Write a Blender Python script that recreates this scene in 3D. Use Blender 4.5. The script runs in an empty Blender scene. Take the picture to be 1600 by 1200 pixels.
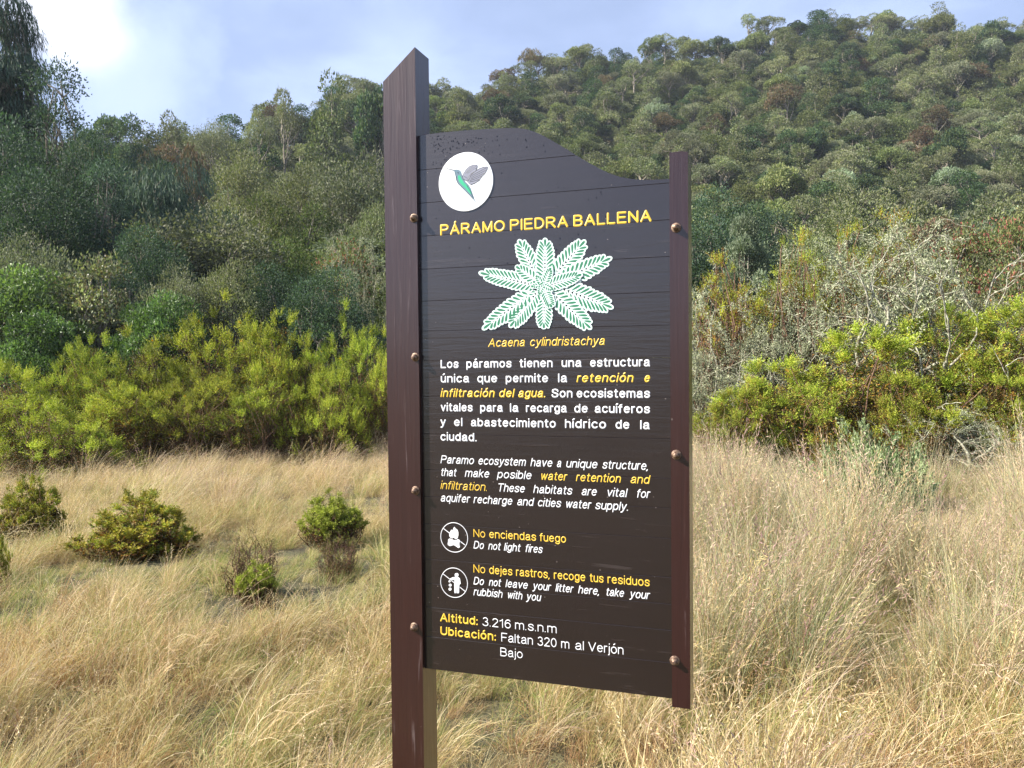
import bpy, bmesh, math, random
import numpy as np
from mathutils import Vector, Matrix

R = math.radians
scene = bpy.context.scene
COL = scene.collection
rng = np.random.default_rng(7)
random.seed(7)

# ------------------------------------------------------------------ camera
EYE = 1.6
PITCH = R(0.27)
cam = bpy.data.cameras.new('camera')
cam.sensor_width = 36
cam.lens = 36 * 1250 / 1600
cam.clip_start = 0.05
cam.clip_end = 3000
cam_o = bpy.data.objects.new('camera', cam)
cam_o.location = (0, 0, EYE)
cam_o.rotation_euler = (R(90) + PITCH, 0, 0)
COL.objects.link(cam_o)
scene.camera = cam_o

# ------------------------------------------------------------------ light
SUN_AZ = R(-102)      # clockwise from +Y
SUN_EL = R(36)
sdir = Vector((math.sin(SUN_AZ) * math.cos(SUN_EL), math.cos(SUN_AZ) * math.cos(SUN_EL), math.sin(SUN_EL)))
sun = bpy.data.lights.new('sun', 'SUN')
sun.energy = 5.0
sun.angle = R(0.6)
sun.color = (1.0, 0.93, 0.82)
sun_o = bpy.data.objects.new('sun', sun)
sun_o.rotation_euler = sdir.to_track_quat('Z', 'Y').to_euler()
COL.objects.link(sun_o)

world = bpy.data.worlds.new('World')
scene.world = world
world.use_nodes = True
nt = world.node_tree
N, L = nt.nodes, nt.links
bg = N['Background']
sky = N.new('ShaderNodeTexSky')
sky.sky_type = 'NISHITA'
sky.sun_disc = False
sky.sun_elevation = SUN_EL
sky.sun_rotation = SUN_AZ
sky.altitude = 3000
sky.air_density = 1.0
sky.dust_density = 1.0
sky.ozone_density = 1.5
geo = N.new('ShaderNodeTexCoord')
# clouds: thin veils everywhere, brighter near the sun's side (scattering), and a dense white cloud
mp = N.new('ShaderNodeMapping')
mp.inputs['Scale'].default_value = (1.3, 1.3, 3.2)
L.new(geo.outputs['Generated'], mp.inputs[0])
nz = N.new('ShaderNodeTexNoise')
nz.inputs['Scale'].default_value = 1.7
nz.inputs['Detail'].default_value = 7
nz.inputs['Roughness'].default_value = 0.52
nz.inputs['Distortion'].default_value = 0.35
L.new(mp.outputs[0], nz.inputs['Vector'])
ramp = N.new('ShaderNodeMapRange')
ramp.interpolation_type = 'SMOOTHSTEP'
ramp.inputs['From Min'].default_value = 0.42
ramp.inputs['From Max'].default_value = 0.72
ramp.inputs['To Min'].default_value = 0.45
ramp.inputs['To Max'].default_value = 0.95
L.new(nz.outputs['Fac'], ramp.inputs['Value'])


def cloud_blob(direction, inner, outer, warp):
    """a dense cloud around a direction, its edge broken up by noise"""
    d = Vector(direction).normalized()
    dot = N.new('ShaderNodeVectorMath'); dot.operation = 'DOT_PRODUCT'
    nrm = N.new('ShaderNodeVectorMath'); nrm.operation = 'NORMALIZE'
    L.new(geo.outputs['Generated'], nrm.inputs[0])
    L.new(nrm.outputs[0], dot.inputs[0]); dot.inputs[1].default_value = d
    ac = N.new('ShaderNodeMath'); ac.operation = 'ARCCOSINE'; L.new(dot.outputs['Value'], ac.inputs[0])
    n2 = N.new('ShaderNodeTexNoise'); n2.inputs['Scale'].default_value = 7; n2.inputs['Detail'].default_value = 6
    L.new(geo.outputs['Generated'], n2.inputs['Vector'])
    ma = N.new('ShaderNodeMath'); ma.operation = 'MULTIPLY_ADD'
    L.new(n2.outputs['Fac'], ma.inputs[0]); ma.inputs[1].default_value = warp; L.new(ac.outputs[0], ma.inputs[2])
    mr = N.new('ShaderNodeMapRange'); mr.interpolation_type = 'SMOOTHSTEP'
    L.new(ma.outputs[0], mr.inputs['Value'])
    mr.inputs['From Min'].default_value = inner + warp * .5
    mr.inputs['From Max'].default_value = outer + warp * .5
    mr.inputs['To Min'].default_value = 1; mr.inputs['To Max'].default_value = 0
    return mr.outputs[0]


b1 = cloud_blob(((105 - 800) / 1250, 1, (600 - 15) / 1250), .0, .085, .13)
b2 = cloud_blob(((190 - 800) / 1250, 1, (600 - 110) / 1250), .03, .20, .30)
mx = N.new('ShaderNodeMath'); mx.operation = 'MAXIMUM'
m2 = N.new('ShaderNodeMath'); m2.operation = 'MULTIPLY'; m2.inputs[1].default_value = .85
L.new(b2, m2.inputs[0]); L.new(m2.outputs[0], mx.inputs[0]); L.new(ramp.outputs[0], mx.inputs[1])
mix = N.new('ShaderNodeMix'); mix.data_type = 'RGBA'
L.new(mx.outputs[0], mix.inputs['Factor'])
L.new(sky.outputs[0], mix.inputs['A'])
mix.inputs['B'].default_value = (5.0, 6.1, 9.0, 1)
mix2 = N.new('ShaderNodeMix'); mix2.data_type = 'RGBA'
L.new(b1, mix2.inputs['Factor']); L.new(mix.outputs['Result'], mix2.inputs['A'])
mix2.inputs['B'].default_value = (9.5, 9.8, 10.6, 1)
L.new(mix2.outputs['Result'], bg.inputs['Color'])
bg.inputs['Strength'].default_value = 0.06

scene.view_settings.view_transform = 'Standard'
scene.view_settings.look = 'None'
scene.view_settings.exposure = 1.4
scene.view_settings.gamma = 1
scene.view_settings.use_curve_mapping = False
cy = scene.cycles
cy.max_bounces = 5
cy.diffuse_bounces = 2
cy.glossy_bounces = 2
cy.transmission_bounces = 3
cy.volume_bounces = 0
cy.use_denoising = True


HAZE = 0.0003

# ------------------------------------------------------------------ helpers
def tag(o, label=None, cat=None, group=None, kind=None):
    if label: o['label'] = label
    if cat: o['category'] = cat
    if group: o['group'] = group
    if kind: o['kind'] = kind
    return o


def link(name, data, parent=None, loc=None):
    o = bpy.data.objects.new(name, data)
    COL.objects.link(o)
    if parent is not None: o.parent = parent
    if loc is not None: o.location = loc
    return o


def mesh_np(name, V, F, mat=None, col=None, smooth=False):
    """V (n,3); F list of index arrays (each (m,3) or (m,4)); col (faces,3) flat colours"""
    if not isinstance(F, list): F = [F]
    me = bpy.data.meshes.new(name)
    V = np.asarray(V, dtype=np.float32)
    me.vertices.add(len(V)); me.vertices.foreach_set('co', V.ravel())
    loops = np.concatenate([f.ravel() for f in F]).astype(np.int32)
    tot = np.concatenate([np.full(len(f), f.shape[1]) for f in F]).astype(np.int32)
    st = np.concatenate([[0], np.cumsum(tot)[:-1]]).astype(np.int32)
    me.loops.add(len(loops)); me.loops.foreach_set('vertex_index', loops)
    me.polygons.add(len(tot)); me.polygons.foreach_set('loop_start', st)
    me.polygons.foreach_set('use_smooth', np.full(len(tot), smooth))
    if col is not None:
        a = me.attributes.new('Col', 'FLOAT_COLOR', 'FACE')
        c = np.ones((len(tot), 4), dtype=np.float32); c[:, :3] = col
        a.data.foreach_set('color', c.ravel())
    me.update(calc_edges=True)
    if mat: me.materials.append(mat)
    return me


def norm(a):
    return a / np.maximum(np.linalg.norm(a, axis=-1, keepdims=True), 1e-9)


def fbm(x, y, s=1.0, seed=0.0):
    """cheap smooth pseudo noise, about -1..1"""
    v = 0; a = 1; f = 1 / s
    for i in range(4):
        v = v + a * np.sin(x * f * 1.7 + seed + i * 2.1 + 1.3 * np.sin(y * f * 1.1 + i + seed * 1.7)) * \
            np.cos(y * f * 1.5 - seed * 0.6 + i * 1.3 + 1.1 * np.sin(x * f * .9 + i * 2.3 + seed))
        a *= .5; f *= 2.07
    return v / 1.4


# ------------------------------------------------------------------ materials
def new_mat(name):
    m = bpy.data.materials.new(name); m.use_nodes = True
    return m, m.node_tree.nodes, m.node_tree.links, m.node_tree.nodes['Principled BSDF']


def foliage_mat(name, rough=.6, trans=.26, spec=.2, vary=.22, tint=(1, 1, 1), tcol=(1.1, 1.25, .55)):
    m, n, l, p = new_mat(name)
    at = n.new('ShaderNodeAttribute'); at.attribute_name = 'Col'
    oi = n.new('ShaderNodeObjectInfo')
    hsv = n.new('ShaderNodeHueSaturation')
    mr = n.new('ShaderNodeMapRange'); l.new(oi.outputs['Random'], mr.inputs['Value'])
    mr.inputs['To Min'].default_value = 1 - vary; mr.inputs['To Max'].default_value = 1 + vary
    l.new(mr.outputs[0], hsv.inputs['Value'])
    ml = n.new('ShaderNodeMath'); ml.operation = 'MULTIPLY'; ml.inputs[1].default_value = 7.31
    fr = n.new('ShaderNodeMath'); fr.operation = 'FRACT'
    l.new(oi.outputs['Random'], ml.inputs[0]); l.new(ml.outputs[0], fr.inputs[0])
    mh = n.new('ShaderNodeMapRange'); l.new(fr.outputs[0], mh.inputs['Value'])
    mh.inputs['To Min'].default_value = .485; mh.inputs['To Max'].default_value = .515
    l.new(mh.outputs[0], hsv.inputs['Hue'])
    tn = n.new('ShaderNodeMix'); tn.data_type = 'RGBA'; tn.blend_type = 'MULTIPLY'; tn.inputs['Factor'].default_value = 1
    l.new(at.outputs['Color'], tn.inputs['A']); tn.inputs['B'].default_value = (*tint, 1)
    l.new(tn.outputs['Result'], hsv.inputs['Color'])
    l.new(hsv.outputs['Color'], p.inputs['Base Color'])
    p.inputs['Roughness'].default_value = rough
    p.inputs['Specular IOR Level'].default_value = spec
    tr = n.new('ShaderNodeBsdfTranslucent')
    tm = n.new('ShaderNodeMix'); tm.data_type = 'RGBA'; tm.blend_type = 'MULTIPLY'; tm.inputs['Factor'].default_value = 1
    l.new(hsv.outputs['Color'], tm.inputs['A']); tm.inputs['B'].default_value = (*tcol, 1)
    l.new(tm.outputs['Result'], tr.inputs['Color'])
    mxs = n.new('ShaderNodeMixShader'); mxs.inputs[0].default_value = trans
    l.new(p.outputs[0], mxs.inputs[1]); l.new(tr.outputs[0], mxs.inputs[2])
    l.new(mxs.outputs[0], n['Material Output'].inputs['Surface'])
    return m


M_LEAF = foliage_mat('leaves')
M_GLOSSLEAF = foliage_mat('glossy_leaves', rough=.45, trans=.3, spec=.35)
M_GRASS = foliage_mat('grass_blades', rough=.5, trans=.38, spec=.3, vary=.18, tcol=(1.05, 1.03, .9))
M_LICHEN = foliage_mat('lichen', rough=.9, trans=.2, spec=.05, vary=.12, tcol=(1, 1, .8))


def bark_mat(name, c0, c1, scale=9):
    m, n, l, p = new_mat(name)
    tc = n.new('ShaderNodeTexCoord'); nz = n.new('ShaderNodeTexNoise')
    nz.inputs['Scale'].default_value = scale; nz.inputs['Detail'].default_value = 5
    l.new(tc.outputs['Object'], nz.inputs['Vector'])
    rp = n.new('ShaderNodeValToRGB'); rp.color_ramp.elements[0].position = .38; rp.color_ramp.elements[1].position = .62
    rp.color_ramp.elements[0].color = (*c0, 1); rp.color_ramp.elements[1].color = (*c1, 1)
    l.new(nz.outputs['Fac'], rp.inputs[0]); l.new(rp.outputs[0], p.inputs['Base Color'])
    p.inputs['Roughness'].default_value = .9
    bp_ = n.new('ShaderNodeBump'); bp_.inputs['Distance'].default_value = .02; l.new(nz.outputs['Fac'], bp_.inputs['Height'])
    l.new(bp_.outputs[0], p.inputs['Normal'])
    return m


M_BARK = bark_mat('bark', (.10, .08, .06), (.30, .27, .21))
M_PALEBARK = bark_mat('lichen_bark', (.13, .11, .08), (.46, .45, .34), 14)
M_TWIG = bark_mat('twig', (.10, .055, .035), (.22, .13, .08), 20)


def ground_mat():
    m, n, l, p = new_mat('soil_and_thatch')
    tc = n.new('ShaderNodeTexCoord')
    nz = n.new('ShaderNodeTexNoise'); nz.inputs['Scale'].default_value = .9; nz.inputs['Detail'].default_value = 9
    l.new(tc.outputs['Object'], nz.inputs['Vector'])
    rp = n.new('ShaderNodeValToRGB')
    e = rp.color_ramp.elements
    e[0].position = .3; e[0].color = (.05, .035, .022, 1); e[1].position = .7; e[1].color = (.16, .125, .06, 1)
    x = e.new(.5); x.color = (.085, .08, .035, 1)
    l.new(nz.outputs['Fac'], rp.inputs[0]); l.new(rp.outputs[0], p.inputs['Base Color'])
    p.inputs['Roughness'].default_value = .95
    n2 = n.new('ShaderNodeTexNoise'); n2.inputs['Scale'].default_value = 30; n2.inputs['Detail'].default_value = 6
    l.new(tc.outputs['Object'], n2.inputs['Vector'])
    b = n.new('ShaderNodeBump'); b.inputs['Distance'].default_value = .05; l.new(n2.outputs['Fac'], b.inputs['Height'])
    l.new(b.outputs[0], p.inputs['Normal'])
    return m


M_GROUND = ground_mat()

# ------------------------------------------------------------------ terrain
_TX = np.array([-2500, -900, -300, 0, 165, 300, 380, 430, 480, 540, 600, 680, 780, 860, 900, 1000, 1100, 1180, 1250, 1330, 1450, 1600, 2000, 3500])
_TY = np.array([330, 250, 225, 216, 214, 216, 208, 200, 182, 170, 158, 146, 124, 108, 98, 82, 72, 62, 50, 41, 38, 43, 75, 210])
_TU = (_TX - 800) / 1250
_TT = (606 - _TY) / 1250


def ridge_R(u):
    t = np.clip((u + .55) / .75, 0, 1)
    return 105 + 105 * t * t * (3 - 2 * t)


def height(x, y):
    x = np.asarray(x, float); y = np.asarray(y, float)
    yy = np.maximum(y, 1.0)
    u = np.clip(x / yy, -3, 2.5)
    T = np.interp(u, _TU, _TT)
    Rr = ridge_R(u)
    y0 = 22.0
    s = np.clip((yy - y0) / (Rr - y0), 0, 1)
    te = -EYE / y0 + (T + EYE / y0) * s ** .82
    hh = EYE + np.minimum(yy, Rr) * te - 4.5 * s
    hh = hh - np.maximum(yy - Rr, 0) * .28
    w = np.clip((yy - 18) / 10, 0, 1); w = w * w * (3 - 2 * w)
    hh = np.where(yy < y0, 0, np.maximum(hh, 0) * 1.0)
    hills = hh + s * (1 - .35 * s) * 3.2 * fbm(x, y, 22, 1.3)
    flat = .05 * fbm(x, y, 2.3, .4) + .035 * fbm(x, y, .7, 2.4)
    return hills * w + flat


def axis(a, b, n, k):
    t = np.linspace(-1, 1, n)
    s = np.sinh(t * k) / math.sinh(k)
    return np.where(s < 0, -s * a, s * b)


gx = axis(-420, 420, 230, 3.6)
gy = axis(-300, 520, 250, 3.6) + 4
GX, GY = np.meshgrid(gx, gy)
GZ = height(GX, GY)
V = np.stack([GX.ravel(), GY.ravel(), GZ.ravel()], 1)
nx_, ny_ = len(gx), len(gy)
ii = (np.arange(ny_ - 1)[:, None] * nx_ + np.arange(nx_ - 1)[None, :]).ravel()
F = np.stack([ii, ii + 1, ii + nx_ + 1, ii + nx_], 1)
g = link('ground', mesh_np('ground', V, F, M_GROUND, smooth=True))
tag(g, kind='structure')


def px(x, y, Y):
    """world point at depth Y seen at photo pixel x, y"""
    return ((x - 800) / 1250 * Y, Y, EYE + (606 - y) / 1250 * Y)


# ------------------------------------------------------------------ mesh pieces
class Bag:
    """collects quads and tris with flat colours into one mesh"""
    def __init__(s): s.v = []; s.q = []; s.t = []; s.cq = []; s.ct = []; s.n = 0

    def quads(s, V, C):          # V (m,4,3)
        m = len(V)
        if m == 0: return
        s.v.append(V.reshape(-1, 3)); s.q.append(np.arange(m * 4).reshape(m, 4) + s.n); s.n += m * 4
        s.cq.append(np.broadcast_to(C, (m, 3)))

    def raw(s, V, Q, C):
        s.v.append(V); s.q.append(Q + s.n); s.n += len(V); s.cq.append(np.broadcast_to(C, (len(Q), 3)))

    def mesh(s, name, mat, smooth=False):
        return mesh_np(name, np.concatenate(s.v), [np.concatenate(s.q)], mat, np.concatenate(s.cq), smooth)

    def leaves(s, P, D, Ln, Wd, C, side=None, fold=.15):
        """one rhombic leaf per row: base P, direction D"""
        n = len(P)
        if side is None: side = rng.normal(size=(n, 3))
        S = norm(np.cross(D, side)); U = norm(np.cross(S, D))
        Ln = np.broadcast_to(Ln, (n,))[:, None]; Wd = np.broadcast_to(Wd, (n,))[:, None]
        mid = P + D * Ln * .45 + U * Ln * fold * .4
        V = np.stack([P, mid + S * Wd * .5, P + D * Ln - U * Ln * fold * .3, mid - S * Wd * .5], 1)
        s.quads(V, C)

    def tube(s, pts, rad, C, k=5):
        pts = np.asarray(pts, float); rad = np.asarray(rad, float)
        n = len(pts)
        T = norm(np.gradient(pts, axis=0))
        a = norm(np.cross(T, np.array([.31, .87, .12]))); b = np.cross(T, a)
        th = np.arange(k) / k * 2 * math.pi
        V = pts[:, None] + rad[:, None, None] * (np.cos(th)[None, :, None] * a[:, None] + np.sin(th)[None, :, None] * b[:, None])
        i = np.arange(n - 1)[:, None] * k; j = np.arange(k)[None]
        Q = np.stack([i + j, i + (j + 1) % k, i + k + (j + 1) % k, i + k + j], -1).reshape(-1, 4)
        s.raw(V.reshape(-1, 3), Q, C)


def limb(p0, p1, n=6, wob=.12, sag=0):
    t = np.linspace(0, 1, n)[:, None]
    p0 = np.array(p0, float); p1 = np.array(p1, float)
    ln = np.linalg.norm(p1 - p0)
    P = p0 + (p1 - p0) * t
    w = rng.normal(size=(n, 3)) * wob * ln / n
    w[0] = w[-1] = 0
    P = P + np.cumsum(w, 0) * np.sin(t * math.pi)
    P[:, 2] += sag * ln * np.sin(t[:, 0] * math.pi)
    return P


def pal(n, cols, jit=.15, w=None):
    cols = np.array(cols)
    i = rng.choice(len(cols), n, p=w)
    return cols[i] * (1 + jit * rng.normal(size=(n, 1))).clip(.5, 1.6)


G_OLIVE = [(.15, .17, .065), (.18, .19, .08), (.12, .15, .055)]
G_GREY = [(.19, .20, .12), (.23, .23, .15), (.16, .18, .105)]
G_DARK = [(.05, .09, .04), (.07, .11, .048), (.04, .07, .038)]
G_GREEN = [(.095, .15, .045), (.125, .18, .055), (.075, .12, .04)]
G_SILVER = [(.22, .27, .17), (.27, .31, .21), (.18, .23, .14)]
G_BROWN = [(.16, .10, .06), (.13, .09, .055), (.12, .115, .06)]
G_BLUE = [(.05, .085, .06), (.07, .11, .075), (.045, .07, .05)]
G_YEL = [(.17, .20, .045), (.14, .18, .045), (.20, .21, .06)]


def crown(name, H, Wd, lobes, nleaf, ll, lw, cols, base=.35, style='round', seed=0, mat=None, flat=.8, jag=.3, shape='dome'):
    """tree crown of height H (from the ground) and width Wd: leafy lobes with gaps between; returns crown + trunk meshes"""
    global rng
    rng = np.random.default_rng(1000 + seed)
    bag = Bag(); tb = Bag()
    z0 = H * base; cz = (H + z0) / 2; rz = (H - z0) / 2; rx = Wd / 2
    # lobe centres on a dome
    C = []
    tries = 0
    lr0 = .31 if style != 'weep' else .26
    while len(C) < lobes and tries < 4000:
        tries += 1
        d = norm(rng.normal(size=3)); d[2] = abs(d[2]) * 1.1 - .35
        rr = rng.uniform(.45, .86)
        c = np.array([d[0] * rx * rr, d[1] * rx * rr, cz + d[2] * rz * rr])
        if shape == 'column':
            f = rng.random(); a_ = rng.uniform(0, 6.28); q_ = rng.uniform(.2, .8) * (1 - f) ** .55
            c = np.array([math.cos(a_) * rx * q_, math.sin(a_) * rx * q_, z0 + f * (H - z0) * .96])
        if all(np.linalg.norm((c - e) / np.array([rx, rx, rz])) > (.24 if shape == 'dome' else .13) for e in C): C.append(c)
    C = np.array(C); nl = len(C)
    LR = rx * lr0 * rng.uniform(.7, 1.25, nl)
    if shape == 'column': LR = rx * (.30 + .30 * (1 - (C[:, 2] - z0) / (H - z0))) * rng.uniform(.8, 1.2, nl)
    cw = LR ** 2; cw = cw / cw.sum()
    idx = rng.choice(nl, nleaf, p=cw)
    d = norm(rng.normal(size=(nleaf, 3)))
    d[:, 2] = np.where(d[:, 2] < -.15, -d[:, 2] * rng.uniform(-.4, 1, nleaf), d[:, 2])
    d = norm(d)
    rad = LR[idx] * (1 + jag * rng.normal(size=nleaf) * .5).clip(.25, 1.5)
    sc = np.array([1, 1, flat])
    P = C[idx] + d * rad[:, None] * sc
    lobe_tone = (1 + .24 * rng.normal(size=nl)).clip(.65, 1.4)
    col = pal(nleaf, cols, .14) * lobe_tone[idx][:, None]
    if style == 'weep':
        D = norm(d * .35 + np.array([0, 0, -1.0]) + .22 * rng.normal(size=(nleaf, 3)))
        bag.leaves(P, D, ll * rng.uniform(.6, 1.4, nleaf), lw, col)
    else:
        D = norm(d + .75 * rng.normal(size=(nleaf, 3)) + np.array([0, 0, .15]))
        side = np.cross(D, d + .7 * rng.normal(size=(nleaf, 3)))
        bag.leaves(P, D, ll * rng.uniform(.6, 1.35, nleaf), lw * rng.uniform(.7, 1.2, nleaf), col, side=None if rng.random() < 0 else side)
    # trunk and limbs
    lean = rng.normal(size=2) * .05 * H
    top = np.array([lean[0], lean[1], z0 + rz * .7])
    tr = .028 * H ** .9 + .02
    T = limb((0, 0, -.4), top, 8, .25)
    tb.tube(T, np.linspace(tr, tr * .45, 8), (.2, .2, .2), 7)
    for c in C:
        k = rng.integers(3, 8)
        B = limb(T[k], c, 6, .3, .06)
        tb.tube(B, np.linspace(tr * .42, tr * .1, 6), (.2, .2, .2), 4)
        for _ in range(3):
            e = c + norm(rng.normal(size=3)) * np.array([1, 1, .6]) * rx * .26
            tb.tube(limb(B[4], e, 4, .3), np.linspace(tr * .13, tr * .04, 4), (.2, .2, .2), 3)
    return bag.mesh(name + '_crown', mat or M_LEAF), tb.mesh(name + '_trunk', M_BARK, True)


def heath_bush(name, W, H, shoots, cols_top, cols_low, leafn=14, ll=.048, lw=.015, slen=.24, seed=0, low=.35, lumps=7, flower=None, twigs=60, zmin=.12):
    """evergreen bush of upright leafy shoots; leaves in the shaded interior are the old brown ones"""
    global rng
    rng = np.random.default_rng(2000 + seed)
    bag = Bag(); tw = Bag()
    a = rng.uniform(0, 2 * math.pi, lumps); r = np.sqrt(rng.uniform(0, .75, lumps))
    lc = np.stack([np.cos(a) * r * W * .38, np.sin(a) * r * W * .38, np.zeros(lumps)], 1)
    lr = W * rng.uniform(.14, .23, lumps)
    lz = (zmin + (1 - zmin) * rng.uniform(0, 1, lumps) ** .8) * (H - slen * .9) * np.sqrt(1 - .75 * r ** 2) - lr * .8
    lz = np.maximum(lz, .12 * H + zmin * H * .6); lc[0, :2] *= .3; lz[0] = H - slen * .9 - lr[0] * .85
    # leafy pompoms sit on each lump; shoots fan out of each of them
    K = lumps * 12
    li = rng.choice(lumps, K, p=lr ** 2 / (lr ** 2).sum())
    cd = norm(rng.normal(size=(K, 3))); cd[:, 2] = np.where(cd[:, 2] < -.3, -cd[:, 2], cd[:, 2])
    cdep = 1 - .30 * rng.random(K) ** 2
    CC = lc[li] + np.stack([cd[:, 0] * lr[li], cd[:, 1] * lr[li], lz[li] + cd[:, 2] * lr[li] * .9], 1) * cdep[:, None]
    ctone = (1 + .22 * rng.normal(size=K)).clip(.5, 1.5)
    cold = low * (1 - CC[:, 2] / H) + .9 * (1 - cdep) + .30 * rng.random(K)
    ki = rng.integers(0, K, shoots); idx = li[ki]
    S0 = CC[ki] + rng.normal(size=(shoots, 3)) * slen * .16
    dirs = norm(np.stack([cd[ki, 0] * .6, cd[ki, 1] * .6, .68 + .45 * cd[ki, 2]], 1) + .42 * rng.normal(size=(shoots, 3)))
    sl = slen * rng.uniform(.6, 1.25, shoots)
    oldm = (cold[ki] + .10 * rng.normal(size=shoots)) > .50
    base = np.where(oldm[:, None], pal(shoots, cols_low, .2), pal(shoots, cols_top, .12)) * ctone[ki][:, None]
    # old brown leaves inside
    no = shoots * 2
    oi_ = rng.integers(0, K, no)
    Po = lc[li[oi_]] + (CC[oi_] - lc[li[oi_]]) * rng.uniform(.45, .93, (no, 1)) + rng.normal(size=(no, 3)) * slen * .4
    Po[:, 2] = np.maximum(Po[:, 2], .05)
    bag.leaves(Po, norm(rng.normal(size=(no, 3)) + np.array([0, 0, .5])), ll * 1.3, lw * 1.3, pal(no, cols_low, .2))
    for j in range(leafn):
        t = .12 + .88 * j / (leafn - 1)
        P = S0 + dirs * (sl * t)[:, None]
        ang = rng.uniform(0, 2 * math.pi, shoots)
        e1 = norm(np.cross(dirs, np.array([.3, .5, .81]))); e2 = np.cross(dirs, e1)
        rad = np.cos(ang)[:, None] * e1 + np.sin(ang)[:, None] * e2
        D = norm(dirs * (.65 + .5 * t) + rad)
        L_ = ll * (1.15 - .55 * t)
        bag.leaves(P, D, L_ * rng.uniform(.75, 1.3, shoots), lw, base, fold=.05)
    if flower is not None:
        nf, fc = flower
        k = rng.choice(shoots, nf)
        P = S0[k] + dirs[k] * sl[k][:, None] * rng.uniform(.5, 1, nf)[:, None]
        for _ in range(4):
            bag.leaves(P, norm(rng.normal(size=(nf, 3))), .05, .04, np.array(fc))
    for _ in range(twigs):
        i = rng.integers(shoots)
        b0 = np.array([*(lc[idx[i]][:2] * .5 + rng.normal(size=2) * .06 * W), -.1])
        tw.tube(limb(b0, S0[i], 7, .35), np.linspace(1, .3, 7) * (.0035 + .0055 * H), (.2, .2, .2), 4)
    return bag.mesh(name + '_foliage', M_LEAF), tw.mesh(name + '_stems', M_TWIG, True)


def lichen_shrub(name, W, H, seed=0, tufts=9000, leaves=3500, leafcols=G_GREY, stems=9, spread=.55, thick=.030):
    """tangled shrub: pale lichen-covered branches, tufts of hanging lichen, sparse small leaves"""
    global rng
    rng = np.random.default_rng(3000 + seed)
    br = Bag(); fo = Bag()
    ends = []; segs = []

    def grow(p, d, ln, r, lvl):
        n = 7
        P = [p]
        for i in range(n - 1):
            d = norm(d + rng.normal(size=3) * .22 + np.array([0, 0, .05 - .02 * lvl]))
            P.append(P[-1] + d * ln / (n - 1))
        P = np.array(P)
        br.tube(P, np.linspace(r, r * .55, n), (.3, .3, .3), 5 if lvl < 2 else 3)
        segs.append(P)
        if lvl >= 4: ends.append(P[-1]); return
        for k in range(rng.integers(2, 4)):
            q = P[rng.integers(3, n)]
            dd = norm(d + rng.normal(size=3) * .62)
            grow(q, dd, ln * rng.uniform(.6, .85), r * .55, lvl + 1)
    for s_ in range(stems):
        a = rng.uniform(0, 2 * math.pi)
        d = norm(np.array([math.cos(a) * spread, math.sin(a) * spread, 1]))
        grow(np.array([math.cos(a) * W * .12, math.sin(a) * W * .12, -.1]), d, H * .42, thick * H / 2.5, 0)
    S = np.concatenate(segs)
    lim = np.array([W / 2, W / 2, H])
    S = S[(np.abs(S[:, 0]) < lim[0] * 1.15) & (np.abs(S[:, 1]) < lim[1] * 1.15) & (S[:, 2] < H * 1.05) & (S[:, 2] > 0)]
    i = rng.choice(len(S), tufts)
    P = S[i] + rng.normal(size=(tufts, 3)) * np.array([.035, .035, .05])
    D = norm(rng.normal(size=(tufts, 3)) + np.array([0, 0, -.35]))
    fo.leaves(P, D, .06 * rng.uniform(.5, 1.5, tufts), .02, pal(tufts, [(.42, .44, .28), (.34, .37, .22), (.50, .51, .36), (.26, .28, .17)], .12))
    E_ = np.array(ends)
    E_ = E_[E_[:, 2] > .25 * H]
    i = rng.choice(len(E_), leaves)
    P = E_[i] + rng.normal(size=(leaves, 3)) * .13
    D = norm(rng.normal(size=(leaves, 3)) + np.array([0, 0, .6]))
    fo.leaves(P, D, .055 * rng.uniform(.6, 1.4, leaves), .022, pal(leaves, leafcols, .15))
    return fo.mesh(name + '_foliage', M_LICHEN), br.mesh(name + '_branches', M_PALEBARK, True)


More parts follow.
